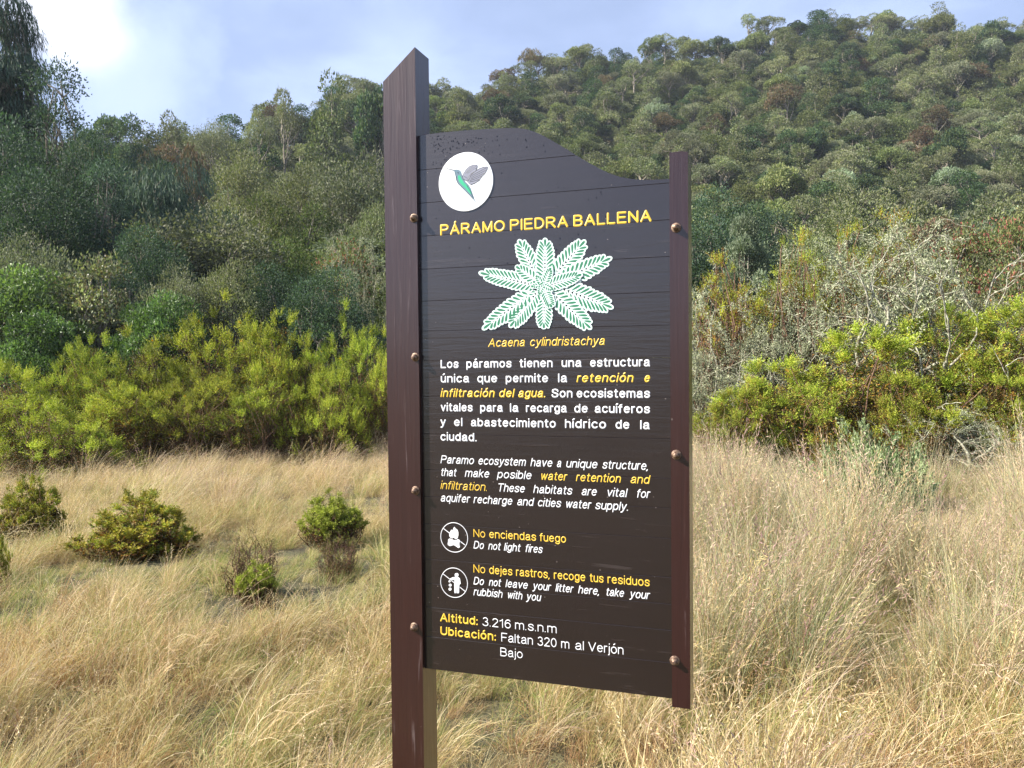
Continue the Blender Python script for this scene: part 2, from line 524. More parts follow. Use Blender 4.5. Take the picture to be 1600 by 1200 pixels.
# ------------------------------------------------------------------ GN scatter ("stuff" only)
def scatter(name, P, rot, scl, idx, protos, kind_label):
    """one object: instances of protos (a collection kept out of the scene) on the points"""
    me = bpy.data.meshes.new(name)
    me.vertices.add(len(P)); me.vertices.foreach_set('co', P.astype(np.float32).ravel())
    for an, dat in (('rot', rot), ('scl', scl)):
        a = me.attributes.new(an, 'FLOAT_VECTOR', 'POINT'); a.data.foreach_set('vector', dat.astype(np.float32).ravel())
    a = me.attributes.new('pick', 'INT', 'POINT'); a.data.foreach_set('value', idx.astype(np.int32))
    ob = link(name, me)
    tag(ob, kind_label[0], kind_label[1], kind='stuff')
    c = bpy.data.collections.new(name + '_kinds')
    for i, m in enumerate(protos):
        c.objects.link(bpy.data.objects.new('%s_kind_%03d' % (name, i), m))
    ng = bpy.data.node_groups.new(name, 'GeometryNodeTree')
    ng.interface.new_socket('Geometry', in_out='INPUT', socket_type='NodeSocketGeometry')
    ng.interface.new_socket('Geometry', in_out='OUTPUT', socket_type='NodeSocketGeometry')
    n, l = ng.nodes, ng.links
    gi = n.new('NodeGroupInput'); go = n.new('NodeGroupOutput')
    iop = n.new('GeometryNodeInstanceOnPoints')
    ci = n.new('GeometryNodeCollectionInfo'); ci.inputs['Collection'].default_value = c
    ci.inputs['Separate Children'].default_value = True; ci.inputs['Reset Children'].default_value = True
    iop.inputs['Pick Instance'].default_value = True

    def attr(an, t):
        q = n.new('GeometryNodeInputNamedAttribute'); q.data_type = t; q.inputs['Name'].default_value = an
        return q.outputs['Attribute']
    l.new(gi.outputs[0], iop.inputs['Points']); l.new(ci.outputs[0], iop.inputs['Instance'])
    l.new(attr('pick', 'INT'), iop.inputs['Instance Index'])
    l.new(attr('scl', 'FLOAT_VECTOR'), iop.inputs['Scale'])
    e2r = n.new('FunctionNodeEulerToRotation')
    l.new(attr('rot', 'FLOAT_VECTOR'), e2r.inputs[0]); l.new(e2r.outputs[0], iop.inputs['Rotation'])
    l.new(iop.outputs[0], go.inputs[0])
    md = ob.modifiers.new('scatter', 'NODES'); md.node_group = ng
    return ob


# ------------------------------------------------------------------ air
hz_m = bpy.data.materials.new('haze_air'); hz_m.use_nodes = True
hn = hz_m.node_tree.nodes; hn.clear()
ho = hn.new('ShaderNodeOutputMaterial'); pv = hn.new('ShaderNodeVolumePrincipled')
pv.inputs['Color'].default_value = (.78, .86, 1.0, 1); pv.inputs['Density'].default_value = HAZE; pv.inputs['Anisotropy'].default_value = .35
hz_m.node_tree.links.new(pv.outputs[0], ho.inputs['Volume'])
_b = bmesh.new(); bmesh.ops.create_cube(_b, size=1)
_hm = bpy.data.meshes.new('haze'); _b.to_mesh(_hm); _b.free(); _hm.materials.append(hz_m)
_ho = link('haze', _hm, None, (0, 110, 70)); _ho.scale = (560, 700, 190)
tag(_ho, 'thin blue haze in the air over the valley', 'haze', kind='stuff')

# ------------------------------------------------------------------ the sign
_U = Vector((0, -math.sin(PITCH), math.cos(PITCH))); _F = Vector((0, math.cos(PITCH), math.sin(PITCH))); _Rt = Vector((1, 0, 0))
CAM = Vector((0, 0, EYE))


def ray(x, y):
    return _Rt * ((x - 800) / 1250) + _U * ((600 - y) / 1250) + _F


# the board's own axes (it leans a little): X along the planks, Z up, N out of the face
SX = (_Rt * .947 + _U * .0015 - _F * .321).normalized()
SZ = (_Rt * .0017 + _U * .9996 - _F * .0287)
SZ = (SZ - SX * SZ.dot(SX)).normalized()
SN = SX.cross(SZ).normalized()
O_FRONT = CAM + ray(655, 606) * 2.05


def sp(x, y, back=0.0):
    """sign coordinates (X, Z) of a photo point on the plane `back` metres behind the posts' front"""
    r = ray(x, y); o = O_FRONT - SN * back
    t = (o - CAM).dot(SN) / r.dot(SN)
    p = CAM + r * t - o
    return p.dot(SX), p.dot(SZ)


tz = O_FRONT.z / SZ.z
BASE = O_FRONT - SZ * tz
sign = bpy.data.objects.new('information_sign', None)
COL.objects.link(sign)
Mx = Matrix((SX, -SN, SZ)).transposed().to_4x4(); Mx.translation = BASE
sign.matrix_world = Mx
tag(sign, 'dark brown wooden information sign on two posts with painted text', 'sign')
ZB = tz     # local z of the origin point


def wood(name, base, base2, axis_scale, rough, coat, bump=.25, wear=.5):
    m, n, l, p = new_mat(name)
    tc = n.new('ShaderNodeTexCoord'); oi = n.new('ShaderNodeObjectInfo')
    ad = n.new('ShaderNodeVectorMath'); ad.operation = 'ADD'
    ml = n.new('ShaderNodeMath'); ml.operation = 'MULTIPLY'; ml.inputs[1].default_value = 37
    l.new(oi.outputs['Random'], ml.inputs[0])
    l.new(tc.outputs['Object'], ad.inputs[0]); l.new(ml.outputs[0], ad.inputs[1])
    mp = n.new('ShaderNodeMapping'); mp.inputs['Scale'].default_value = axis_scale
    l.new(ad.outputs[0], mp.inputs[0])
    n1 = n.new('ShaderNodeTexNoise'); n1.inputs['Scale'].default_value = 1; n1.inputs['Detail'].default_value = 8; n1.inputs['Roughness'].default_value = .6
    n1.inputs['Distortion'].default_value = .6
    l.new(mp.outputs[0], n1.inputs['Vector'])
    n2 = n.new('ShaderNodeTexNoise'); n2.inputs['Scale'].default_value = 5; n2.inputs['Detail'].default_value = 5
    l.new(ad.outputs[0], n2.inputs['Vector'])
    rp = n.new('ShaderNodeMix'); rp.data_type = 'RGBA'
    rp.inputs['A'].default_value = (*base, 1); rp.inputs['B'].default_value = (*base2, 1)
    l.new(n1.outputs['Fac'], rp.inputs['Factor'])
    # pale dry wear along the grain, in patches
    w1 = n.new('ShaderNodeMapRange'); w1.inputs['From Min'].default_value = .60; w1.inputs['From Max'].default_value = .78
    l.new(n1.outputs['Fac'], w1.inputs['Value'])
    w2 = n.new('ShaderNodeMapRange'); w2.inputs['From Min'].default_value = .45; w2.inputs['From Max'].default_value = .68
    l.new(n2.outputs['Fac'], w2.inputs['Value'])
    mw = n.new('ShaderNodeMath'); mw.operation = 'MULTIPLY'; l.new(w1.outputs[0], mw.inputs[0]); l.new(w2.outputs[0], mw.inputs[1])
    mv = n.new('ShaderNodeMath'); mv.operation = 'MULTIPLY'; mv.inputs[1].default_value = wear; l.new(mw.outputs[0], mv.inputs[0])
    wm = n.new('ShaderNodeMix'); wm.data_type = 'RGBA'; l.new(mv.outputs[0], wm.inputs['Factor'])
    l.new(rp.outputs['Result'], wm.inputs['A']); wm.inputs['B'].default_value = (.30, .25, .25, 1)
    l.new(wm.outputs['Result'], p.inputs['Base Color'])
    # chips and specks of dust
    vo = n.new('ShaderNodeTexVoronoi'); vo.inputs['Scale'].default_value = 38; vo.inputs['Randomness'].default_value = 1
    mv3 = n.new('ShaderNodeMapping'); mv3.inputs['Scale'].default_value = (1, 1, 1.6) if axis_scale[2] > 10 else (1, 1, .5)
    l.new(ad.outputs[0], mv3.inputs[0]); l.new(mv3.outputs[0], vo.inputs['Vector'])
    v1 = n.new('ShaderNodeMapRange'); v1.inputs['From Min'].default_value = .035; v1.inputs['From Max'].default_value = .075; v1.inputs['To Min'].default_value = 1; v1.inputs['To Max'].default_value = 0
    l.new(vo.outputs['Distance'], v1.inputs['Value'])
    sc_ = n.new('ShaderNodeSeparateColor'); l.new(vo.outputs['Color'], sc_.inputs[0])
    v2 = n.new('ShaderNodeMath'); v2.operation = 'GREATER_THAN'; v2.inputs[1].default_value = .72; l.new(sc_.outputs[0], v2.inputs[0])
    v3 = n.new('ShaderNodeMath'); v3.operation = 'MULTIPLY'; l.new(v1.outputs[0], v3.inputs[0]); l.new(v2.outputs[0], v3.inputs[1])
    v4 = n.new('ShaderNodeMath'); v4.operation = 'MULTIPLY'; v4.inputs[1].default_value = .55; l.new(v3.outputs[0], v4.inputs[0])
    sm_ = n.new('ShaderNodeMix'); sm_.data_type = 'RGBA'; l.new(v4.outputs[0], sm_.inputs['Factor'])
    l.new(wm.outputs['Result'], sm_.inputs['A']); sm_.inputs['B'].default_value = (.33, .28, .25, 1)
    l.new(sm_.outputs['Result'], p.inputs['Base Color'])
    rr = n.new('ShaderNodeMapRange'); rr.inputs['To Min'].default_value = rough - .08; rr.inputs['To Max'].default_value = rough + .14
    l.new(n2.outputs['Fac'], rr.inputs['Value']); l.new(rr.outputs[0], p.inputs['Roughness'])
    p.inputs['Coat Weight'].default_value = coat; p.inputs['Coat Roughness'].default_value = .2; p.inputs['Coat IOR'].default_value = 1.75
    p.inputs['Specular IOR Level'].default_value = .2
    b = n.new('ShaderNodeBump'); b.inputs['Strength'].default_value = bump; b.inputs['Distance'].default_value = .002
    l.new(n1.outputs['Fac'], b.inputs['Height']); l.new(b.outputs[0], p.inputs['Normal'])
    l.new(b.outputs[0], p.inputs['Coat Normal'])
    return m


M_PLANK = wood('stained_plank', (.0075, .0027, .0028), (.0125, .0046, .0046), (5, 40, 70), .42, 1.0, .22, .25)
M_POST = wood('stained_post', (.016, .0037, .0033), (.034, .0085, .0075), (90, 60, 4), .42, .7, .5, .75)


def paint(name, c, rough=.45):
    m, n, l, p = new_mat(name)
    nz = n.new('ShaderNodeTexNoise'); nz.inputs['Scale'].default_value = 60; nz.inputs['Detail'].default_value = 4
    tc = n.new('ShaderNodeTexCoord'); l.new(tc.outputs['Object'], nz.inputs['Vector'])
    mxx = n.new('ShaderNodeMix'); mxx.data_type = 'RGBA'
    mxx.inputs['A'].default_value = (*[v * .82 for v in c], 1); mxx.inputs['B'].default_value = (*[min(1, v * 1.08) for v in c], 1)
    l.new(nz.outputs['Fac'], mxx.inputs['Factor']); l.new(mxx.outputs['Result'], p.inputs['Base Color'])
    p.inputs['Roughness'].default_value = rough
    return m


M_WHITE = paint('white_paint', (.80, .80, .82))
M_YEL = paint('yellow_paint', (.84, .54, .05))
M_DISC = paint('white_disc', (.78, .80, .84))
M_GREENP = paint('green_paint', (.035, .19, .10))
M_MINT = paint('mint_paint', (.70, .84, .80))
M_INK = paint('ink', (.03, .035, .05))
M_BIRDG = paint('bird_green', (.03, .42, .22))
M_BIRDB = paint('bird_blue_grey', (.12, .20, .26))
M_WING = paint('wing_grey', (.24, .25, .32))


def bm_obj(name, bm, mat, parent=sign, bevel=0, seg=1):
    me = bpy.data.meshes.new(name)
    if bevel:
        bmesh.ops.bevel(bm, geom=[e for e in bm.edges if e.calc_face_angle(0) > .5], offset=bevel, segments=seg, affect='EDGES', profile=.6)
    bmesh.ops.recalc_face_normals(bm, faces=bm.faces)
    bm.to_mesh(me); bm.free(); me.materials.append(mat)
    return link(name, me, parent)


def prism(pts, y0, y1):
    """polygon (x, z) extruded from y0 to y1 in sign coordinates (y grows away from the viewer)"""
    bm = bmesh.new()
    a = [bm.verts.new((x, y0, z)) for x, z in pts]; b = [bm.verts.new((x, y1, z)) for x, z in pts]
    bm.faces.new(a); bm.faces.new(b[::-1])
    for i in range(len(pts)):
        j = (i + 1) % len(pts); bm.faces.new((a[i], a[j], b[j], b[i]))
    return bm


def S2(x, y, back=0.0):
    X, Z = sp(x, y, back); return X, Z + ZB


# left post
pl = S2(605, 606)[0]; pr = 0.0
ztl = S2(605, 127)[1]; ztr = S2(651, 73)[1]
# (top ring is roughened a little: post sawn at a slant)
bm = prism([(pl, -.25), (pr, -.25), (pr, ztr), (pl, ztl)], 0, .084)
post = bm_obj('post', bm, M_POST, bevel=.0022)
tag(post, 'tall thick post with slanted top')
# right batten
bx0 = S2(1047.5, 600)[0]; bx1 = S2(1076.5, 600)[0]
zbt = S2(1062, 237)[1]; zbb0 = S2(1062, 1106)[1]
bm = prism([(bx0, zbb0), (bx1, zbb0), (bx1, zbt - .002), ((bx0 + bx1) / 2 + .006, zbt + .001), (bx0, zbt)], 0, .070)
post2 = bm_obj('post', bm, M_POST, bevel=.003)
tag(post2, 'short narrow post hanging clear of the ground at the board edge')

# planks
BACK = .0125
xl, xr = pr + .0002, bx0 - .0002
prof_px = [(655, 212), (680, 208), (700, 206), (730, 203.5), (760, 201.5), (790, 200), (810, 200.2), (823, 202), (836, 206), (848, 211.5), (865, 221),
           (882, 231), (902, 243.5), (923, 256), (938, 264), (952, 270.5), (968, 276), (986, 279.5), (1006, 281), (1026, 280.5), (1049, 279.5)]
prof = [S2(x, y, BACK) for x, y in prof_px]
prof[0] = (xl, prof[0][1]); prof[-1] = (xr, prof[-1][1])
zbot = (S2(660, 1041, BACK)[1] + S2(1046, 1094, BACK)[1]) / 2
PXS = np.array([p[0] for p in prof]); PZS = np.array([p[1] for p in prof])
joints = sorted([S2(675, y, BACK)[1] for y in (264, 316, 368, 420, 470, 517, 563, 619, 678, 734, 776, 819, 874, 912, 949, 995)])
zs = [zbot] + joints + [PZS.max() + .01]
TH = .028; CH = .0005
_fx = np.linspace(xl, xr, 4000); _fz = np.interp(_fx, PXS, PZS)
cross = [_fx[k] for zj in zs[1:] for k in np.where(np.diff((_fz > zj + .0025).astype(int)) != 0)[0] + 1]
xs = np.array(sorted(set(list(PXS) + list(np.linspace(xl, xr, 24)) + cross)))
for i in range(len(zs) - 1):
    a = zs[i] + (.0002 if i else 0); b = zs[i + 1] - .0002
    top = np.minimum(np.interp(xs, PXS, PZS), b)
    keep = top > a + .0015
    if keep.sum() < 2: continue
    runs = np.split(np.arange(len(xs)), np.where(np.diff(keep.astype(int)) != 0)[0] + 1)
    runs = [r_ for r_ in runs if keep[r_[0]] and len(r_) > 1]
    for r_ in runs[:1]:
        bm = bmesh.new(); rings = []
        for k in r_:
            x = xs[k]; t = top[k]
            c = min(CH, (t - a) * .4)
            cut = t < b - .002
            ring = [(x, BACK + TH, a), (x, BACK + c, a), (x, BACK, a + c), (x, BACK, t - c), (x, BACK + c, t), (x, BACK + TH, t)]
            rings.append([bm.verts.new(v) for v in ring])
        for p_, q_ in zip(rings, rings[1:]):
            for j in range(6):
                bm.faces.new((p_[j], p_[(j + 1) % 6], q_[(j + 1) % 6], q_[j]))
        bm.faces.new(rings[0]); bm.faces.new(rings[-1][::-1])
        bm_obj('plank', bm, M_PLANK)

# bolts
m, n_, l_, p_ = new_mat('rusty_bolt')
nz = n_.new('ShaderNodeTexNoise'); nz.inputs['Scale'].default_value = 160; nz.inputs['Detail'].default_value = 5
tc_ = n_.new('ShaderNodeTexCoord'); l_.new(tc_.outputs['Object'], nz.inputs['Vector'])
cr = n_.new('ShaderNodeValToRGB'); cr.color_ramp.elements[0].position = .4; cr.color_ramp.elements[1].position = .62
cr.color_ramp.elements[0].color = (.09, .05, .035, 1); cr.color_ramp.elements[1].color = (.32, .22, .15, 1)
l_.new(nz.outputs['Fac'], cr.inputs[0]); l_.new(cr.outputs[0], p_.inputs['Base Color'])
p_.inputs['Metallic'].default_value = .45; p_.inputs['Roughness'].default_value = .5
M_RUST = m


def disc_rings(prof_rz, k=20, hexa=None):
    bm = bmesh.new(); rings = []
    for r_, y in prof_rz:
        rings.append([bm.verts.new((r_ * math.cos(2 * math.pi * j / k), y, r_ * math.sin(2 * math.pi * j / k))) for j in range(k)])
    for p, q in zip(rings, rings[1:]):
        for j in range(k): bm.faces.new((p[j], p[(j + 1) % k], q[(j + 1) % k], q[j]))
    bm.faces.new(rings[-1]); bm.faces.new(rings[0][::-1])
    return bm


def make_bolt():
    w = bm_obj('washer', disc_rings([(.0128, 0), (.0128, -.0016), (.0120, -.0026), (.004, -.0026)]), M_RUST, None)
    h = bm_obj('bolt', disc_rings([(.0088, -.002), (.0088, -.0085), (.0066, -.0098), (.0062, -.0150), (.0045, -.0170), (.002, -.0176)], 14), M_RUST, sign)
    w.parent = h
    for me in (w.data, h.data):
        for p in me.polygons: p.use_smooth = p.area < 2e-5
    return h, w


bolt_px = [(645, 340), (647, 558), (647.5, 767), (645.5, 981), (1056, 355), (1056, 711), (1053.5, 1034)]
bolt0 = make_bolt()
for i, (x, y) in enumerate(bolt_px):
    if i == 0: h, w = bolt0
    else:
        h = bolt0[0].copy(); COL.objects.link(h); w = bolt0[1].copy(); COL.objects.link(w); w.parent = h; h.parent = sign
    X, Z = S2(x, y, -.008)
    h.location = (X, 0, Z); h.scale = (.9, .9, .9); h.rotation_euler = (R(random.uniform(-3, 3)), random.uniform(0, 6), R(random.uniform(-3, 3)))

# ---- lettering: single-line routed letters, each stroke a low rounded bead of paint


def A(cx, cy, rx, ry, a0, a1, n=None):
    n = n or max(3, int(abs(a1 - a0) / 24) + 1)
    return [(cx + rx * math.cos(R(a0 + (a1 - a0) * i / n)), cy + ry * math.sin(R(a0 + (a1 - a0) * i / n))) for i in range(n + 1)]


def sm(*p, k=3):
    out = []
    P = [p[0]] + list(p) + [p[-1]]
    for i in range(1, len(P) - 2):
        a, b, c, d = P[i - 1:i + 3]
        for j in range(k):
            t = j / k
            out.append(tuple(.5 * ((2 * b[q]) + (-a[q] + c[q]) * t + (2 * a[q] - 5 * b[q] + 4 * c[q] - d[q]) * t * t + (-a[q] + 3 * b[q] - 3 * c[q] + d[q]) * t ** 3) for q in (0, 1)))
    return out + [p[-1]]


O_ = [A(.25, .37, .25, .37, 0, 360)]
S_low = sm((.44, .57), (.37, .70), (.22, .74), (.06, .68), (.03, .54), (.12, .43), (.33, .34), (.44, .2), (.37, .05), (.21, 0), (.06, .05), (0, .19))
S_up = [(x * 1.36, y / .74) for x, y in S_low]
RP = [(0, 0), (0, 1), (.33, 1)] + A(.33, .745, .26, .255, 90, -90) + [(0, .49)]
A_low = [sm((.04, .56), (.11, .69), (.24, .74), (.38, .69), (.43, .54)) + [(.43, .14), (.48, 0)], sm((.43, .44), (.26, .40), (.07, .33), (0, .19), (.07, .04), (.2, 0), (.35, .06), (.43, .22))]
I_ = [[(0, 0), (0, .74)]]
U_low = [[(0, .74), (0, .24)] + A(.21, .23, .21, .23, 180, 300) + [(.43, .2)], [(.43, .74), (.43, 0)]]
E_low = [[(.02, .4), (.48, .4)] + A(.25, .37, .24, .37, 6, 318)]
def acc(x): return [[(x - .02, 1.02), (x + .09, 1.13)]]
Glyph = {
 'A': (.66, [[(0, 0), (.33, 1), (.66, 0)], [(.12, .34), (.54, .34)]]),
 'B': (.58, [[(0, 0), (0, 1), (.32, 1)] + A(.32, .765, .22, .235, 90, -90) + [(0, .53)], [(.32, .53)] + A(.33, .265, .25, .265, 90, -90) + [(0, 0)]]),
 'D': (.62, [[(0, 0), (0, 1), (.26, 1)] + A(.26, .5, .36, .5, 90, -90) + [(0, 0)]]),
 'E': (.56, [[(.54, 1), (0, 1), (0, 0), (.56, 0)], [(0, .53), (.5, .53)]]),
 'F': (.52, [[(.52, 1), (0, 1), (0, 0)], [(0, .50), (.45, .50)]]),
 'I': (0, [[(0, 0), (0, 1)]]), 'L': (.48, [[(0, 1), (0, 0), (.48, 0)]]),
 'M': (.68, [[(0, 0), (0, 1), (.34, .06), (.68, 1), (.68, 0)]]), 'N': (.60, [[(0, 0), (0, 1), (.60, 0), (.60, 1)]]),
 'O': (.76, [A(.38, .5, .38, .5, 0, 360)]), 'P': (.59, [RP]), 'R': (.62, [RP, [(.3, .49), (.62, 0)]]), 'S': (.6, [S_up]),
 'T': (.62, [[(0, 1), (.62, 1)], [(.31, 1), (.31, 0)]]), 'U': (.6, [[(0, 1), (0, .3)] + A(.3, .3, .3, .3, 180, 360) + [(.6, 1)]]),
 'V': (.66, [[(0, 1), (.33, 0), (.66, 1)]]),
 'a': (.48, A_low), 'b': (.48, [[(0, 1), (0, 0)], A(.24, .37, .24, .37, 0, 360)]), 'c': (.45, [A(.25, .37, .25, .37, 42, 318)]),
 'd': (.48, [[(.48, 1), (.48, 0)], A(.24, .37, .24, .37, 0, 360)]), 'e': (.49, E_low),
 'f': (.26, [[(.09, 0), (.09, .83)] + A(.22, .85, .13, .15, 180, 80), [(-.02, .72), (.25, .72)]]),
 'g': (.48, [A(.24, .38, .24, .36, 0, 360), [(.48, .74), (.48, -.04)] + A(.25, -.05, .23, .21, 0, -160)]),
 'h': (.44, [[(0, 1), (0, 0)], A(.22, .50, .22, .24, 180, 0) + [(.44, 0)]]),
 'i': (0, I_ + [[(0, 1.03), (0, 1.06)]]), 'j': (.04, [[(.04, .74), (.04, -.14)] + A(-.06, -.13, .10, .13, 0, -80), [(.04, 1.03), (.04, 1.06)]]),
 'k': (.42, [[(0, 1), (0, 0)], [(.39, .74), (0, .28)], [(.13, .42), (.42, 0)]]), 'l': (0, [[(0, 1), (0, 0)]]),
 'm': (.74, [[(0, .74), (0, 0)], A(.185, .52, .185, .22, 180, 0) + [(.37, 0)], A(.555, .52, .185, .22, 180, 0) + [(.74, 0)]]),
 'n': (.44, [[(0, .74), (0, 0)], A(.22, .50, .22, .24, 180, 0) + [(.44, 0)]]), 'o': (.5, O_),
 'p': (.48, [[(0, .74), (0, -.28)], A(.24, .37, .24, .37, 0, 360)]), 'q': (.48, [[(.48, .74), (.48, -.28)], A(.24, .37, .24, .37, 0, 360)]),
 'r': (.24, [[(0, .74), (0, 0)], A(.19, .5, .19, .24, 180, 75)]), 's': (.44, [S_low]),
 't': (.27, [[(.11, .95), (.11, .14)] + A(.23, .13, .12, .13, 180, 290), [(0, .73), (.26, .73)]]),
 'u': (.43, U_low), 'v': (.46, [[(0, .74), (.23, 0), (.46, .74)]]), 'w': (.68, [[(0, .74), (.17, 0), (.34, .72), (.51, 0), (.68, .74)]]),
 'y': (.46, [[(.46, .74), (.19, -.14), (.11, -.26), (0, -.27)], [(0, .74), (.235, .02)]]),
 '0': (.5, [A(.25, .5, .25, .5, 0, 360)]), '1': (.3, [[(0, .78), (.16, .86), (.25, 1), (.25, 0)]]),
 '2': (.5, [A(.25, .74, .23, .26, 165, -30) + [(.1, .14), (0, 0), (.5, 0)]]),
 '3': (.5, [A(.24, .76, .21, .24, 155, -90), A(.24, .26, .25, .26, 90, -160)]),
 '6': (.5, [A(.25, .32, .24, .32, 0, 360), sm((.46, .86), (.36, .98), (.22, .99), (.07, .85), (.01, .6), (.01, .34))]),
 '.': (0, [[(0, 0), (0, .02)]]), ':': (0, [[(0, 0), (0, .02)], [(0, .6), (0, .62)]]), ',': (0, [[(0, 0), (-.01, -.06), (-.06, -.15)]]),
}
Glyph['Á'] = (.66, Glyph['A'][1] + [[(.33, 1.19), (.38, 1.28)]])
Glyph['á'] = (.48, A_low + acc(.22)); Glyph['é'] = (.49, E_low + acc(.25)); Glyph['ó'] = (.5, O_ + acc(.25)); Glyph['ú'] = (.43, U_low + acc(.22)); Glyph['í'] = (0, I_ + acc(0))


class Strokes:
    def __init__(s, y, hi=.5): s.V = []; s.F = []; s.n = 0; s.y = y; s.hi = hi; s.k = 0

    def stroke(s, pts, w, back=0.0):
        """bead of half width w along pts, apex proud of the edges"""
        y0 = s.y - .00025 - back; y1 = y0 - min(.0009, w * s.hi)
        pts = [np.array(p, float) for p in pts]
        for a, b in zip(pts, pts[1:]):
            d = b - a; ln = np.hypot(*d)
            if ln < 1e-7: continue
            nrm = np.array([-d[1], d[0]]) / ln * w
            vs = [(*(a + nrm), y0), (*a, y1), (*(a - nrm), y0), (*(b + nrm), y0), (*b, y1), (*(b - nrm), y0)]
            s.V += [(v[0], v[2], v[1]) for v in vs]
            k = s.n; s.F += [(k, k + 3, k + 4, k + 1), (k + 1, k + 4, k + 5, k + 2)]; s.n += 6
        for p in pts:
            k = s.n; m_ = 8
            s.V += [(p[0] + w * math.cos(j * math.pi / 4 + .2), y0, p[1] + w * math.sin(j * math.pi / 4 + .2)) for j in range(m_)] + [(p[0], y1, p[1])]
            s.F += [(k + j, k + (j + 1) % m_, k + m_, k + m_) for j in range(m_)]; s.n += m_ + 1

    def build(s, name, mat, parent=sign):
        V = np.array(s.V); F4 = [f for f in s.F if f[2] != f[3]]; F3 = [f[:3] for f in s.F if f[2] == f[3]]
        Fs = []
        if F4: Fs.append(np.array(F4))
        if F3: Fs.append(np.array(F3))
        return link(name, mesh_np(name, V, Fs, mat), parent)


def word(st, text, x0, x1, zb, cap, w, shear=0):
    """x0..x1: sign coordinates of the word's outer edges; zb baseline; cap cap height; w stroke half width"""
    gap = .085 + 2.0 * w / cap
    tot = 0; pos = []
    for ch in text:
        W_, _ = Glyph[ch]
        pos.append(tot); tot += W_ + gap + (.05 if ch in '.:' else 0)
    tot -= gap
    avail = (x1 - x0) - 2 * w - (shear * .74 * cap if shear else 0)
    sx = avail / max(tot, 1e-6) if tot > .1 else cap
    if len(text) == 1: sx = min(max(sx, cap * .5), cap * 1.1) if tot > .1 else cap
    f = (cap - 2 * w)
    for ch, p in zip(text, pos):
        for strk in Glyph[ch][1]:
            st.stroke([(x0 + w + (p + X) * sx + shear * Y * f, zb + w + Y * f) for X, Y in strk], w)


